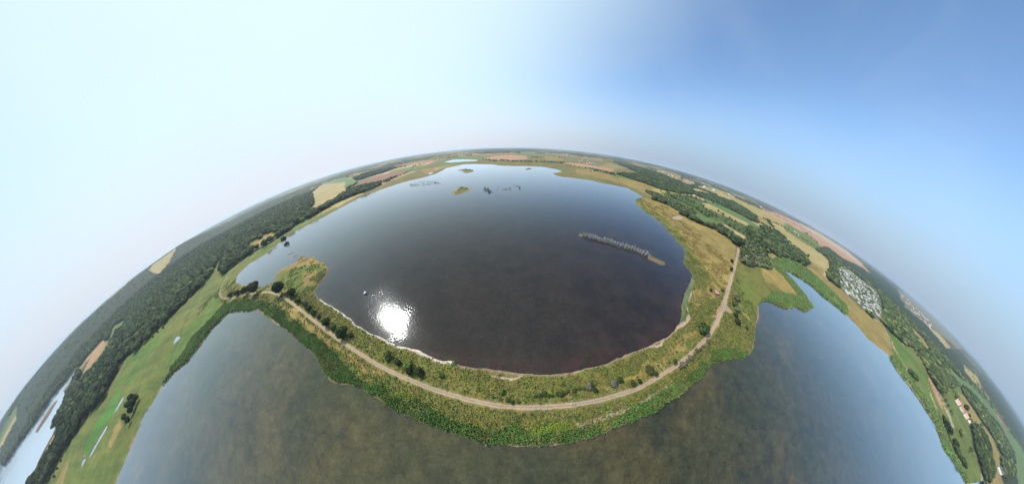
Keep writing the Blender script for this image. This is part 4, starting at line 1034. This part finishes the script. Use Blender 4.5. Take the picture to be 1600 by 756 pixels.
for sp, r0, r1, hm, wm_ in ((.95, 0, 240, 1.9, .75), (2.0, 240, 560, 2.2, 1.7), (3.6, 560, 1100, 2.6, 3.4)):
    X, Y, k, s = scatter(sp, r0, r1, 500+int(sp*10), ('reed', 'reed_pale', 'lime'), .5)
    z = ground_h(X, Y, s)-.2; r = np.random.default_rng(3)
    c = cols[k]*(.7+.7*fnoise(X/9, Y/9, 140, 3))[:, None]
    dry_ = smooth(.55, .75, fnoise(X/5, Y/5, 142, 3))[:, None]*.55; c = c*(1-dry_) + np.array((0.105, 0.105, 0.04))*dry_
    hh = hm*r.uniform(.8, 1.15, len(X))*np.where(k == CV['lime'], .6, 1)
    RP.append(np.stack([X, Y, z], 1)); RH.append(hh); RW.append(np.full(len(X), wm_)*r.uniform(.7, 1.2, len(X))); RC.append(c*1.55)
me = tufts('reeds', np.vstack(RP), np.concatenate(RH), np.concatenate(RW), np.vstack(RC), M_REED, 5, 9)
tag(link('reeds', me), 'dense bright green reed belt fringing the outer shore of the dyke', 'reeds', kind='stuff')
print('reed tufts', sum(len(q) for q in RP))
X, Y, k, s = scatter(1.35, 0, 250, 620, ('rough', 'meadow', 'dry', 'meadow_bright'), .8)
r = np.random.default_rng(8); keep = fnoise(X/7, Y/7, 150, 3) + .25*(k == CV['rough']) > .42; keep &= r.random(len(X)) < .8
X, Y, k, s = X[keep], Y[keep], k[keep], s[keep]
pal = 1.12*np.array([(0.080,0.13,0.03), (0.14,0.165,0.05), (0.06,0.105,0.025), (0.19,0.18,0.065), (0.12,0.135,0.05), (0.11,0.17,0.03)])
c = pal[np.clip((vnoise(X/3.5, Y/3.5, 160)*.7+r.random(len(X))*.3)*6, 0, 5).astype(int)]
X2, Y2, k2, s2 = scatter(2.7, 250, 520, 640, ('rough', 'meadow', 'dry'), .8)
keep = (fnoise(X2/12, Y2/12, 151, 3) > .5) & (seg_dist(P_LAKE, X2, Y2, True, 90) < 85)
X2, Y2, k2, s2 = X2[keep], Y2[keep], k2[keep], s2[keep]
c2 = cols[k2]*r.uniform(.6, 1.25, (len(X2), 1))
far2 = np.concatenate([np.ones(len(X)), np.full(len(X2), 2.0)]); X = np.concatenate([X, X2]); Y = np.concatenate([Y, Y2]); s = np.concatenate([s, s2]); c = np.vstack([c, c2])
me = tufts('tall_herbs', np.stack([X, Y, ground_h(X, Y, s)-.05], 1), r.uniform(.35, .95, len(X)), r.uniform(.45, 1.1, len(X))*far2, c, M_REED, 4, 19, .5)
tag(link('tall_herbs', me), 'rough tall grass and herbs covering the banks of the dyke', 'tall herbs', kind='stuff')
print('herbs', len(X))

# ------------------------------------------------------------------ dead wood standing in the lake
def dead_mesh(seed, h, spread, mat, n=9, rad0=.10):
    r = random.Random(seed); s = []
    for q in range(3):
        a = r.uniform(0, 6.28); b = (math.cos(a)*.25, math.sin(a)*.25); tp = (b[0]+math.cos(a)*spread*.35, b[1]+math.sin(a)*spread*.35, h*r.uniform(.75, 1))
        s.append(((b[0]*.3, b[1]*.3, -1.0), tp, rad0, rad0*.35))
        for k in range(n//3):
            f = r.uniform(.35, .9); a2 = r.uniform(0, 6.28); p = tuple(b[j]*.3*(1-f)+tp[j]*f if j < 2 else -1*(1-f)+tp[2]*f for j in range(3))
            s.append((p, (p[0]+math.cos(a2)*spread*.5, p[1]+math.sin(a2)*spread*.5, p[2]+h*.22), rad0*.5, rad0*.25))
    return limb_mesh('dead_sapling', s, mat, 4)
dm = [dead_mesh(i, 3.9, 1.5, M_DEAD, 9, .13) for i in range(5)]
P = GP([(913,369.3),(940,376.5),(965,383.5),(990,391.5),(1014,401)]); cum = np.concatenate([[0], np.cumsum(np.hypot(*(P[1:]-P[:-1]).T))])
N_ = 150
for k in range(N_):
    s_ = (k+.5)/N_*cum[-1]; x = np.interp(s_, cum, P[:, 0])+random.uniform(-1.6, 1.6); y = np.interp(s_, cum, P[:, 1])+random.uniform(-2.4, 2.4)
    hs = random.uniform(1.0, 1.65)
    o = link('dead_sapling', dm[k % 5], None, (x, y, 0), random.uniform(0, 6), hs)
    part_ = ['at the left end beside the tiny islet', 'left of the middle', 'at the middle', 'right of the middle', 'at the right end beside the long islet'][k*5//N_]
    tag(o, ('tall' if hs > 1.43 else 'short' if hs < 1.2 else 'middling') + ' bleached sapling of the lake row, ' + part_, 'dead tree', 'dead saplings in the row across the lake')
dd = [dead_mesh(20+i, 3.2, 2.6, M_DEADD, 15, .16) for i in range(4)]
def dead_cluster(pts, lab, grp, sc0=1.0):
    for (px, py) in pts:
        x, y = at(px, py, 0); tag(link('dead_bush', dd[random.randrange(4)], None, (x, y, 0), random.uniform(0, 6), (lambda q: (q*1.25, q*1.25, q*.8))(sc0*random.uniform(.6, 1.4))), lab, 'dead bush', grp)
def arc_pts(n, f, jx, jy): return [(f(t)[0]+random.gauss(0, jx), f(t)[1]+random.gauss(0, jy)) for t in np.random.default_rng(n).uniform(0, 1, n)]
GA = 'drowned bushes in the far left arc'
dead_cluster(arc_pts(34, lambda t: (641+46*t, 288.8-5.2*math.sin(t*2.6+.15)), 1.2, .45), 'dark dead bush along the upper rim of the arc of drowned bushes', GA, 1.15)
dead_cluster(arc_pts(24, lambda t: (650+32*t, 289.2-1.8*t), 2.0, .7), 'dark dead bush within the hollow of the arc of drowned bushes', GA, 1.0)
dead_cluster(arc_pts(12, lambda t: (641+12*t, 290.2-1.0*t), 1.5, .4), 'dark dead bush at the left tip of the arc of drowned bushes', GA, 1.0)
dead_cluster(arc_pts(34, lambda t: (757+9*t, 295+5*t), 1.7, 1.5), 'dark twiggy dead bush in the dense clump right of the grassy islet', 'drowned bushes in the dense clump', 1.15)
dead_cluster([(778,292.5),(777.5,297),(786,296.4),(788,296),(790,295.8),(792,296),(794,295.3),(795.5,294.4),(797,293.5),(797,296),(789.5,297)], 'dark dead bush in the left part of the loose string of drowned bushes', 'drowned bushes in the loose string', 1.0)
dead_cluster([(803,290),(807,291),(809,291.2),(811,291.5),(812,293.5),(813,292),(811,294),(812.5,295)], 'dark dead bush in the right part of the loose string of drowned bushes', 'drowned bushes in the loose string', 1.0)
for (px, py, wm, c_, lb) in ((728,265.2,13,DARK,'dark bush on the left half of the farther grassy islet'),(734,265.6,11,MIDG,'green bush on the right half of the farther grassy islet'),(738,267,8,DARK,'small dark bush at the right tip of the farther grassy islet'),
        (722,294,8,MIDG,'green bush on top of the nearer grassy islet'),(728,295,7,MIDG,'round green bush on the right half of the nearer grassy islet'),(718,297,6,OLIVE,'low olive bush in the middle of the nearer grassy islet'),(826,263.8,6,DARK,'dark bush on the tiny far islet near the north shore')):
    p = G(px, py, 1); make_tree('bush', float(p[0]), float(p[1]), wm*.55, wm*.4, c_, 2, lb, 'bush', None, z=.2, parts=False)
# tiny perches out in the open water
for k, (px, py) in enumerate([(598,441),(601,437),(604,432),(606,428),(590,447),(587,453),(680.5,279.5),(745,315)]):
    x, y = at(px, py, 0)
    s = [((0, 0, -1), (0.05, 0, 1.3), .13, .09), ((-.35, 0, 1.05), (.35, .05, 1.15), .06, .05)]
    tag(link('perch_post', limb_mesh('perch_post', s, M_DEADD, 6), None, (x, y, 0), k*.7), 'small dark post sticking out of the open water of the inner lake', 'post', 'posts in the open water')

# ------------------------------------------------------------------ boulder in the lake
M_ROCK = flat('pale_boulder', (0.15, 0.14, 0.145), .85, .35, 1.5); M_ROCK2 = flat('whitewashed_top', (0.72, 0.70, 0.70), .9, .2, 3)
x, y = at(571.5, 458.5, 0)
V, F = ICO3; r = np.random.default_rng(4)
V = V*np.array([2.1, 1.8, 1.9])*(1+.16*(fnoise(V[:, 0]*2+9, V[:, 1]*2+V[:, 2]*1.7+9, 5, 3)-.5)[:, None]*2); V[:, 2] = np.maximum(V[:, 2], -.9)
fc = V[F].mean(1); fm = ((fc[:, 2]+.5*fc[:, 0]*-1 > 1.15) & (r.random(len(F)) < .95)).astype(int)
tag(link('boulder', mesh_np('boulder', V+np.array([0, 0, .1]), F, [M_ROCK, M_ROCK2], None, fm), None, (x, y, 0)), 'large grey boulder whitened on top, alone in the lake above the sun glitter', 'boulder')

# ------------------------------------------------------------------ buildings
M_WALLW = flat('white_render', (0.72, 0.70, 0.66), .85, .08, 2); M_WALLY = flat('pale_ochre_render', (0.58, 0.50, 0.36), .85, .1, 2); M_WALLR = flat('red_paint_boards', (0.30, 0.07, 0.05), .8, .2, 2)
M_ROOFR = flat('clay_tiles', (0.42, 0.17, 0.11), .85, .25, 2); M_ROOFG = flat('grey_roofing', (0.30, 0.30, 0.31), .8, .2, 2); M_ROOFD = flat('dark_slate', (0.09, 0.09, 0.10), .7, .2, 2); M_ROOFP = flat('faded_pink_sheeting', (0.50, 0.27, 0.23), .8, .2, 1)
M_GLASS = flat('window_glass', (0.03, 0.035, 0.04), .15); M_WHITE = flat('white_gelcoat', (0.63, 0.63, 0.63), .5); M_CREAM = flat('cream_canvas', (0.62, 0.58, 0.48), .9, .1, 2); M_GREYC = flat('grey_canvas', (0.32, 0.34, 0.37), .9, .1, 2)
M_WOOD = flat('weathered_timber', (0.20, 0.16, 0.12), .85, .3, 4)
class MB:
    def __init__(s): s.V = []; s.F = []; s.M = []
    def box(s, x0, x1, y0, y1, z0, z1, m=0):
        n = len(s.V); s.V += [(x, y, z) for z in (z0, z1) for x, y in ((x0, y0), (x1, y0), (x1, y1), (x0, y1))]
        for f in ((0, 3, 2, 1), (4, 5, 6, 7), (0, 1, 5, 4), (1, 2, 6, 5), (2, 3, 7, 6), (3, 0, 4, 7)): s.F.append([n+i for i in f]); s.M.append(m)
        return s
    def poly(s, pts, faces, m=0):
        n = len(s.V); s.V += pts
        for f in faces: s.F.append([n+i for i in f]); s.M.append(m)
        return s
    def mesh(s, name, mats):
        me = bpy.data.meshes.new(name); me.from_pydata(s.V, [], s.F)
        for m in mats: me.materials.append(m)
        me.polygons.foreach_set('material_index', s.M); me.update(); return me
def gable(mb, L_, W_, h, rh, m, ov=.35):
    """closed thick gabled roof along x"""
    x = L_/2+ov; y = W_/2+ov; z = h; t = .18; dz = rh*ov/(W_/2)
    pts = [(-x, -y, z-dz), (x, -y, z-dz), (x, 0, z+rh), (-x, 0, z+rh), (x, y, z-dz), (-x, y, z-dz), (-x, -y, z-dz+t), (x, -y, z-dz+t), (x, 0, z+rh+t), (-x, 0, z+rh+t), (x, y, z-dz+t), (-x, y, z-dz+t)]
    mb.poly(pts, [(0, 3, 2, 1), (3, 5, 4, 2), (6, 7, 8, 9), (9, 8, 10, 11), (0, 1, 7, 6), (4, 5, 11, 10), (1, 2, 8, 7), (2, 4, 10, 8), (0, 6, 9, 3), (3, 9, 11, 5)], m)
def walls(mb, L_, W_, h, rh, m):
    x, y = L_/2, W_/2
    pts = [(-x, -y, -1.5), (x, -y, -1.5), (x, y, -1.5), (-x, y, -1.5), (-x, -y, h), (x, -y, h), (x, y, h), (-x, y, h), (-x, 0, h+rh), (x, 0, h+rh)]
    mb.poly(pts, [(0, 1, 5, 4), (2, 3, 7, 6), (1, 2, 6, 9, 5), (3, 0, 4, 8, 7)], m)
def house_parts(x, y, rz, L_, W_, h, rh, wall, roof, label, group=None, name='house', cat='house'):
    e = link(name, None, None, (x, y, float(H(x, y)[0])), rz); tag(e, label, cat, group)
    m = MB(); walls(m, L_, W_, h, rh, 0); link('wall', m.mesh('wall', [wall]), e)
    m = MB(); gable(m, L_, W_, h, rh, 0); rf = link('roof', m.mesh('roof', [roof]), e)
    m = MB().box(L_*.2, L_*.2+.8, -.4, .4, h+rh*.6, h+rh+1.0); link('chimney', m.mesh('chimney', [M_ROOFR]), rf)
    n = max(2, int(L_/3.2))
    for sgn in (-1, 1):
        for k in range(n):
            xx = -L_/2 + (k+.5)*L_/n
            if sgn == -1 and k == n//2:
                m = MB().box(xx-.5, xx+.5, -W_/2-.06, -W_/2+.05, 0, 2.1); link('door', m.mesh('door', [M_WOOD]), e); continue
            m = MB().box(xx-.55, xx+.55, sgn*W_/2-.05, sgn*W_/2+.05, 1.0, 2.2); link('window', m.mesh('window', [M_GLASS]), e)
    return e
_hm = {}
def small_house(px, py, key, rz, sc, label, group, cat='house', name='house'):
    if key not in _hm:
        wall, roof, L_, W_, h, rh = key; m = MB(); walls(m, L_, W_, h, rh, 0); gable(m, L_, W_, h, rh, 1)
        n = max(2, int(L_/3.5))
        for sgn in (-1, 1):
            for k in range(n):
                xx = -L_/2 + (k+.5)*L_/n; m.box(xx-.6, xx+.6, sgn*W_/2-.04, sgn*W_/2+.04, 1.0, 2.3, 2)
        _hm[key] = m.mesh('house', [wall, roof, M_GLASS])
    p = G(px, py); x, y = float(p[0]), float(p[1])
    return tag(link(name, _hm[key], None, (x, y, float(ground_h(np.array([x]), np.array([y]), fine=False)[0])), rz, sc), label, cat, group)
HW_R = (M_WALLW, M_ROOFR, 16, 9, 3.2, 3.2); HW_D = (M_WALLW, M_ROOFD, 15, 9, 3.2, 3.0); HY_R = (M_WALLY, M_ROOFR, 18, 9, 3.2, 3.4); HW_G = (M_WALLW, M_ROOFG, 20, 11, 3.6, 2.6)
BARN = (M_WALLW, M_ROOFG, 62, 24, 5, 4); SHED = (M_WALLW, flat('white_sheet_roof', (.74, .75, .76), .6), 85, 26, 5, 2.5); BARNR = (M_WALLR, M_ROOFP, 34, 13, 4, 4)

# little hut by the track: faded red roof, grey lean-to
x, y = at(1118.5, 458, 1.5); z = float(H(x, y)[0])
e = link('hut', None, None, (x, y, z), R(-28)); tag(e, 'small hut with faded pink red roof and grey lean-to beside the straight track', 'hut')
m = MB(); walls(m, 4.6, 3.8, 2.0, 1.0, 0); link('wall', m.mesh('wall', [M_WALLR]), e)
m = MB(); gable(m, 4.6, 3.8, 2.0, 1.0, 0, .3); link('roof', m.mesh('roof', [M_ROOFP]), e)
m = MB().box(-1.0, 2.2, 1.95, 3.9, -1, 1.85); link('lean_to', m.mesh('lean_to', [M_WALLR]), e)
m = MB().poly([(-1.2, 1.9, 2.05), (2.4, 1.9, 2.05), (2.4, 4.1, 1.9), (-1.2, 4.1, 1.9), (-1.2, 1.9, 2.15), (2.4, 1.9, 2.15), (2.4, 4.1, 2.0), (-1.2, 4.1, 2.0)], [(0, 3, 2, 1), (4, 5, 6, 7), (0, 1, 5, 4), (1, 2, 6, 5), (2, 3, 7, 6), (3, 0, 4, 7)]); link('lean_to_roof', m.mesh('lean_to_roof', [M_ROOFG]), e)
m = MB().box(2.28, 2.36, -.45, .45, 0, 1.9); link('door', m.mesh('door', [M_WOOD]), e)
m = MB().box(-.6, .6, -1.96, -1.88, .9, 1.6); link('window', m.mesh('window', [M_GLASS]), e)
m = MB().box(-4.6, -2.9, -1.2, 1.0, -.6, .45).box(-4.4, -3.1, -1.0, .8, .45, .6); tag(link('log_pile', m.mesh('log_pile', [M_WOOD]), None, (x, y, z), R(-28)), 'low stack of brown timber beside the small red roofed hut', 'timber stack')

# white farm and neighbours in the south-east
def hp(px, py, *a, **k): q = G(px, py); return house_parts(float(q[0]), float(q[1]), *a, **k)
hp(1494,630, R(62), 15, 8, 4, 4.4, M_WALLW, M_ROOFP, 'uppermost long wing of the white farm with pinkish tiled roof')
hp(1500.5,641, R(30), 13, 8, 4, 4.2, M_WALLW, M_ROOFR, 'middle wing of the white farm with red tiled roof')
hp(1506.5,651.5, R(62), 13, 8, 4, 4.2, M_WALLW, M_ROOFP, 'lower wing of the white farm with pinkish roof near the small round tree')
hp(1512.5,659, R(-25), 12, 8, 3, 3, M_WALLW, M_ROOFG, 'small white outbuilding with grey roof at the bottom end of the white farm')
hp(1560,737, R(40), 18, 11, 5, 4, M_WALLW, M_ROOFD, 'white villa with dark slate roof among trees near the bottom right corner')
hp(1470,566, R(45), 20, 9, 4, 4, M_WALLW, M_ROOFG, 'bright white house with grey roof at the end of the pale drive')
hp(1427,538, R(70), 13, 8, 3, 3, M_WALLW, M_ROOFR, 'small white cottage at the upper corner of the green pasture')
hp(1084,307, R(20), 24, 12, 4, 4.5, M_WALLY, M_ROOFP, 'farmhouse with broad pink roof between the tree belts in the north east')
hp(1088,309.5, R(110), 16, 9, 3.4, 3.6, M_WALLW, M_ROOFR, 'red roofed wing standing right of the broad pink roof in the north east')
hp(1242,364, R(-50), 22, 10, 4, 4, M_WALLW, M_ROOFG, 'white farmhouse with grey roof beyond the wheat field')
hp(1246,368, R(35), 20, 10, 4, 3.6, M_WALLW, M_ROOFG, 'white barn just right of the white farmhouse beyond the wheat field')
hp(133,600.5, R(30), 12, 8, 3, 3, M_WALLW, M_ROOFG, 'white cottage peeping out of the wood beside the fjord')
hp(1322,428, R(30), 14, 9, 3, 3, M_WALLW, M_ROOFG, 'white service house at the upper edge of the caravan site')

small_house(1097,291, SHED, R(-18), 1.3, 'very long white shed, nearest of the pale sheds north east of the lake', None, 'shed', 'shed')
small_house(1104,294.5, BARN, R(-18), 1.4, 'grey roofed barn just right of the long white shed in the north east', None, 'barn', 'barn')
small_house(1118,299, BARN, R(-14), 1.2, 'grey roofed barn farthest right of the pale sheds north east of the lake', None, 'barn', 'barn')
small_house(1062,283, BARNR, R(10), 1.5, 'red walled barn with pink roof left of the long white shed', None, 'barn', 'barn')
small_house(1339,403, SHED, R(-60), 1.1, 'long white shed at the far end of the orange field', None, 'shed', 'shed')
small_house(1346,407, SHED, R(-60), .8, 'shorter white shed beside the long one at the end of the orange field', None, 'shed', 'shed')
small_house(133,713.5, HW_D, 0, .3, 'tiny white shelter beside the lowest meadow pool', None, 'shelter', 'shelter')
def village(poly, n, lab, grp, seed, keys=(HW_R, HW_D, HY_R, HW_G), sc=(.8, 1.3)):
    r = random.Random(seed); P = np.array(poly, float); k = 0; tries = 0
    while k < n and tries < 5000:
        tries += 1; px = r.uniform(P[:, 0].min(), P[:, 0].max()); py = r.uniform(P[:, 1].min(), P[:, 1].max())
        if not inside(P, np.array([px]), np.array([py]))[0]: continue
        small_house(px, py, keys[r.randrange(len(keys))], r.uniform(0, 3.1), r.uniform(*sc), lab, grp); k += 1
village([(1398,458),(1412,464),(1440,492),(1456,510),(1450,514),(1425,490)], 34, 'small house of the village strung out behind the wood right of the caravan site', 'houses of the village behind the wood', 1, sc=(1.1, 1.7))
village([(1380,440),(1400,452),(1400,462),(1382,452)], 10, 'house among trees above the caravan site', 'houses above the caravan site', 2)
village([(1500,560),(1520,566),(1550,602),(1584,650),(1578,652),(1545,618)], 30, 'small house of the village on the wooded rise at the right edge', 'houses of the village at the right edge', 3, sc=(.9, 1.5))
village([(1560,600),(1580,622),(1596,645),(1592,648),(1570,622)], 8, 'pale house on the far wooded horizon at the right edge', 'pale houses on the right horizon', 4, (HW_G, HW_D), (1.5, 2.4))
village([(888,248),(915,250),(945,257),(930,259),(895,253)], 16, 'small house in the hamlet by the orange field beyond the lake', 'houses of the hamlet north of the lake', 5, (HY_R, HW_R, HW_G), (1, 1.6))
village([(846,240),(900,243),(960,252),(940,250),(880,244)], 12, 'far house among the northern fields', 'far houses among the northern fields', 6, sc=(1.5, 2.6))
village([(1000,262),(1060,276),(1130,298),(1200,326),(1190,325),(1110,294),(1040,274)], 26, 'far house among the fields of the north east', 'far houses of the north east', 7, sc=(1.4, 2.4))
village([(535,267),(560,262),(585,256.5),(588,258),(562,264.5),(538,270)], 24, 'pale house in the far town strip on the north west horizon', 'houses of the far town strip', 8, (HW_R, HW_G, HY_R), (1.5, 2.6))
village([(404,311),(416,306.5),(418,308.5),(406,313.5)], 9, 'white house in the terrace behind the western wood', 'white terrace houses behind the western wood', 9, (HW_G, HW_D), (1.1, 1.6))
village([(330,352),(380,328),(400,319),(402,321),(380,332),(334,356)], 18, 'far house scattered beyond the western wood', 'far houses beyond the western wood', 10, sc=(1.5, 2.4))
village([(180,474),(186,470),(192,476),(186,482)], 4, 'white farm building at the foot of the pale hill field beyond the wood', 'farm buildings by the pale hill field', 11, (HW_G, HW_D), (1, 1.5))
village([(240,424),(262,404),(266,406),(246,427)], 8, 'distant white house above the orange field in the west', 'distant white houses in the west', 12, (HW_G, HW_D), (1.3, 2))
village([(1215,333),(1290,366),(1330,390),(1322,388),(1280,364)], 12, 'isolated farmhouse near the eastern horizon', 'isolated farmhouses near the eastern horizon', 13, sc=(1.4, 2.2))

# ------------------------------------------------------------------ caravan site
def cv_mesh(kind):
    m = MB(); L_ = 6.4 if kind != 2 else 7.2
    prof = [(-L_/2, .5), (-L_/2-.1, 1.2), (-L_/2+.35, 2.45), (L_/2-.35, 2.55), (L_/2+.1, 1.3), (L_/2-.1, .5)]
    n = len(prof); pts = [(x, -1.15, z) for x, z in prof]+[(x, 1.15, z) for x, z in prof]
    m.poly(pts, [tuple(range(n)), tuple(range(2*n-1, n-1, -1))]+[(i, i+n, (i+1) % n+n, (i+1) % n) for i in range(n)], 0)
    for s in (-1, 1):
        for xa in (-2.1, .9): m.box(xa, xa+1.2, s*1.15-.03, s*1.15+.03, 1.3, 1.95, 1)
        m.box(-.5, .5, s*1.0-.12, s*1.0+.12, 0, .62, 1)
    m.box(-L_/2-1.1, -L_/2, -.08, .08, .4, .52, 1)
    if kind == 1: m.poly([(-2.4, 1.2, 0), (2.2, 1.2, 0), (2.2, 3.8, 0), (-2.4, 3.8, 0), (-2.4, 1.2, 2.4), (2.2, 1.2, 2.4), (2.2, 3.8, 1.9), (-2.4, 3.8, 1.9)], [(0, 3, 2, 1), (4, 5, 6, 7), (0, 1, 5, 4), (1, 2, 6, 5), (2, 3, 7, 6), (3, 0, 4, 7)], 2)
    if kind == 3: m.poly([(-2.4, 1.2, 0), (2.2, 1.2, 0), (2.2, 3.8, 0), (-2.4, 3.8, 0), (-2.4, 1.2, 2.4), (2.2, 1.2, 2.4), (2.2, 3.8, 1.9), (-2.4, 3.8, 1.9)], [(0, 3, 2, 1), (4, 5, 6, 7), (0, 1, 5, 4), (1, 2, 6, 5), (2, 3, 7, 6), (3, 0, 4, 7)], 3)
    return m.mesh('caravan', [M_WHITE, M_GLASS, M_CREAM, M_GREYC])
cvs = [cv_mesh(i) for i in range(4)]
CPOLY = GP([(1308.5,418),(1319.6,417.4),(1342,436),(1366,453),(1375,473),(1377,498),(1366,498),(1340,475),(1314,453),(1308.5,443)])
c0, c1 = CPOLY.min(0), CPOLY.max(0); spots = []
ang = R(14); ca, sa = math.cos(ang), math.sin(ang); cen = CPOLY.mean(0)
for i in range(-40, 41):
    for j in range(-40, 41):
        u, v = i*10.2, j*11.5 + (3 if i % 2 else 0)
        if j % 4 == 0: continue
        spots.append((cen[0]+u*ca-v*sa+random.uniform(-1.3, 1.3), cen[1]+u*sa+v*ca+random.uniform(-1.3, 1.3)))
sp_ = np.array(spots); sp_ = sp_[inside(CPOLY, sp_[:, 0], sp_[:, 1]) & (fnoise(sp_[:, 0]/28, sp_[:, 1]/28, 171, 2) > .40)]; random.shuffle(spots)
if len(sp_) > 295: sp_ = sp_[np.linspace(0, len(sp_)-1, 295).astype(int)]
hh = ground_h(sp_[:, 0], sp_[:, 1], fine=False)
print('caravans', len(sp_))
clab = ['white caravan without awning', 'white caravan with cream awning', 'long white caravan', 'white caravan with grey awning']
for k in range(len(sp_)):
    kd = random.choice((0, 0, 1, 2, 3))
    o = link('caravan', cvs[kd], None, (sp_[k, 0], sp_[k, 1], hh[k]), ang + PI/2 + random.uniform(-.35, .35) + (PI if random.random() < .5 else 0), random.uniform(1.0, 1.25))
    qx, qy, _ = PX(sp_[k, 0], sp_[k, 1], hh[k]+1)
    wh = 'in the upper left corner' if qx < 1322 and qy < 436 else 'at the lower left edge' if qx < 1322 else 'along the upper right edge' if qy < 438+(qx-1340)*.75 else 'at the bottom tip' if qy > 478 else 'along the field edge' if qy > 452+(qx-1330)*.75 else 'in the middle'
    tag(o, clab[kd] + ' ' + wh + ' of the crowded site', 'caravan', 'caravans on the crowded site')

# ------------------------------------------------------------------ jetty on the right shore
e = None
p = G(1397.5, 569); x, y = float(p[0]), float(p[1]); d = G(1394, 561)-G(1400.5, 577); rz = math.atan2(d[1], d[0])
e = link('jetty', None, None, (x, y, 0), rz); tag(e, 'narrow wooden jetty reaching from the reeds into the right lake', 'jetty')
Lj = float(np.hypot(*d)); m = MB().box(-Lj/2, Lj/2, -1.1, 1.1, .75, .9); link('deck', m.mesh('deck', [M_WOOD]), e)
for k in range(6):
    for s in (-1, 1): m = MB().box(-Lj/2+.3+k*(Lj-.8)/5, -Lj/2+.6+k*(Lj-.8)/5, s*.95-.12, s*.95+.12, -1.2, 1.3); link('post', m.mesh('post', [M_WOOD]), e)

# ------------------------------------------------------------------ two people on the track
M_SKIN = flat('skin', (0.50, 0.30, 0.21), .6); M_SHIRT = flat('pale_shirt', (0.72, 0.72, 0.74), .9, .1, 20); M_SHIRT2 = flat('light_grey_jacket', (0.48, 0.50, 0.54), .9, .1, 20); M_TROU = flat('dark_trousers', (0.05, 0.055, 0.07), .9); M_HAIR = flat('dark_hair', (0.03, 0.02, 0.015), .7); M_HAIR2 = flat('fair_hair', (.42, .32, .18), .7); M_SHOE = flat('shoes', (.08, .07, .06), .7)
def person(x, y, rz, shirt, hair, label, arm=.12, h=1.0):
    z = float(H(x, y)[0])
    bm = bmesh.new()
    J = {'pel': (0, 0, .95, .15), 'wai': (0, 0, 1.12, .135), 'che': (0, .01, 1.34, .165), 'nek': (0, 0, 1.50, .06), 'hed': (0, .02, 1.60, .085), 'top': (0, .0, 1.72, .085)}
    E_ = [('pel', 'wai'), ('wai', 'che'), ('che', 'nek'), ('nek', 'hed'), ('hed', 'top')]
    for s, n in ((-1, 'l'), (1, 'r')):
        J['hip'+n] = (s*.10, 0, .88, .095); J['kne'+n] = (s*.12, .03*s, .49, .062); J['ank'+n] = (s*.13, -.02*s, .09, .045); J['toe'+n] = (s*.15, .15, .04, .042)
        J['sho'+n] = (s*.20, 0, 1.43, .062); J['elb'+n] = (s*(.25+arm*.3), -.03, 1.15, .042); J['wri'+n] = (s*(.26+arm*.5), .07, .92, .03); J['han'+n] = (s*(.26+arm*.5), .10, .84, .038)
        E_ += [('pel', 'hip'+n), ('hip'+n, 'kne'+n), ('kne'+n, 'ank'+n), ('ank'+n, 'toe'+n), ('che', 'sho'+n), ('sho'+n, 'elb'+n), ('elb'+n, 'wri'+n), ('wri'+n, 'han'+n)]
    names = list(J); me = bpy.data.meshes.new('body'); me.from_pydata([J[k][:3] for k in names], [(names.index(a), names.index(b)) for a, b in E_], [])
    o = bpy.data.objects.new('body', me); COL.objects.link(o)
    sk = o.modifiers.new('s', 'SKIN'); 
    for v, k in zip(me.skin_vertices[0].data, names): v.radius = (J[k][3], J[k][3])
    me.skin_vertices[0].data[0].use_root = True
    sb = o.modifiers.new('d', 'SUBSURF'); sb.levels = 2; sb.render_levels = 2
    dg = bpy.context.evaluated_depsgraph_get(); ev = o.evaluated_get(dg); m2 = bpy.data.meshes.new_from_object(ev); bpy.data.objects.remove(o)
    for mt in (M_SKIN, shirt, M_TROU, hair, M_SHOE): m2.materials.append(mt)
    for p_ in m2.polygons:
        c = p_.center; ax = abs(c.x)
        p_.material_index = 3 if (c.z > 1.66 or (c.z > 1.54 and c.y < -.02)) else 0 if c.z > 1.50 else 0 if (ax > .22 and c.z < 1.0 and c.z > .78) else 1 if c.z > .93 else 2 if c.z > .10 else 4
        p_.use_smooth = True
    o = link('person', m2, None, (x, y, z), rz, h); tag(o, label, 'person')
    return o
x, y = at(890.5, 632.6, 1.0); person(x, y, R(100), M_SHIRT, M_HAIR2, 'person in pale shirt and dark trousers standing on the track, the left one of two')
x, y = at(894.8, 631.6, 1.0); person(x, y, R(-70), M_SHIRT2, M_HAIR, 'person in light grey jacket standing on the track, right one of two')

# ------------------------------------------------------------------ the air
M_HAZE = bpy.data.materials.new('summer_haze'); M_HAZE.use_nodes = True; n = M_HAZE.node_tree; n.nodes.clear()
o_ = n.nodes.new('ShaderNodeOutputMaterial'); v_ = n.nodes.new('ShaderNodeVolumePrincipled')
v_.inputs['Color'].default_value = (0.78, 0.88, 1.0, 1); v_.inputs['Density'].default_value = HAZE_D; v_.inputs['Anisotropy'].default_value = .25
n.links.new(v_.outputs[0], o_.inputs['Volume'])
m = MB().box(-95000, 95000, -95000, 95000, -4.0, 160.0)
tag(link('haze', m.mesh('haze', [M_HAZE])), 'pale blue summer haze in the air over the lakes', 'haze', kind='stuff')
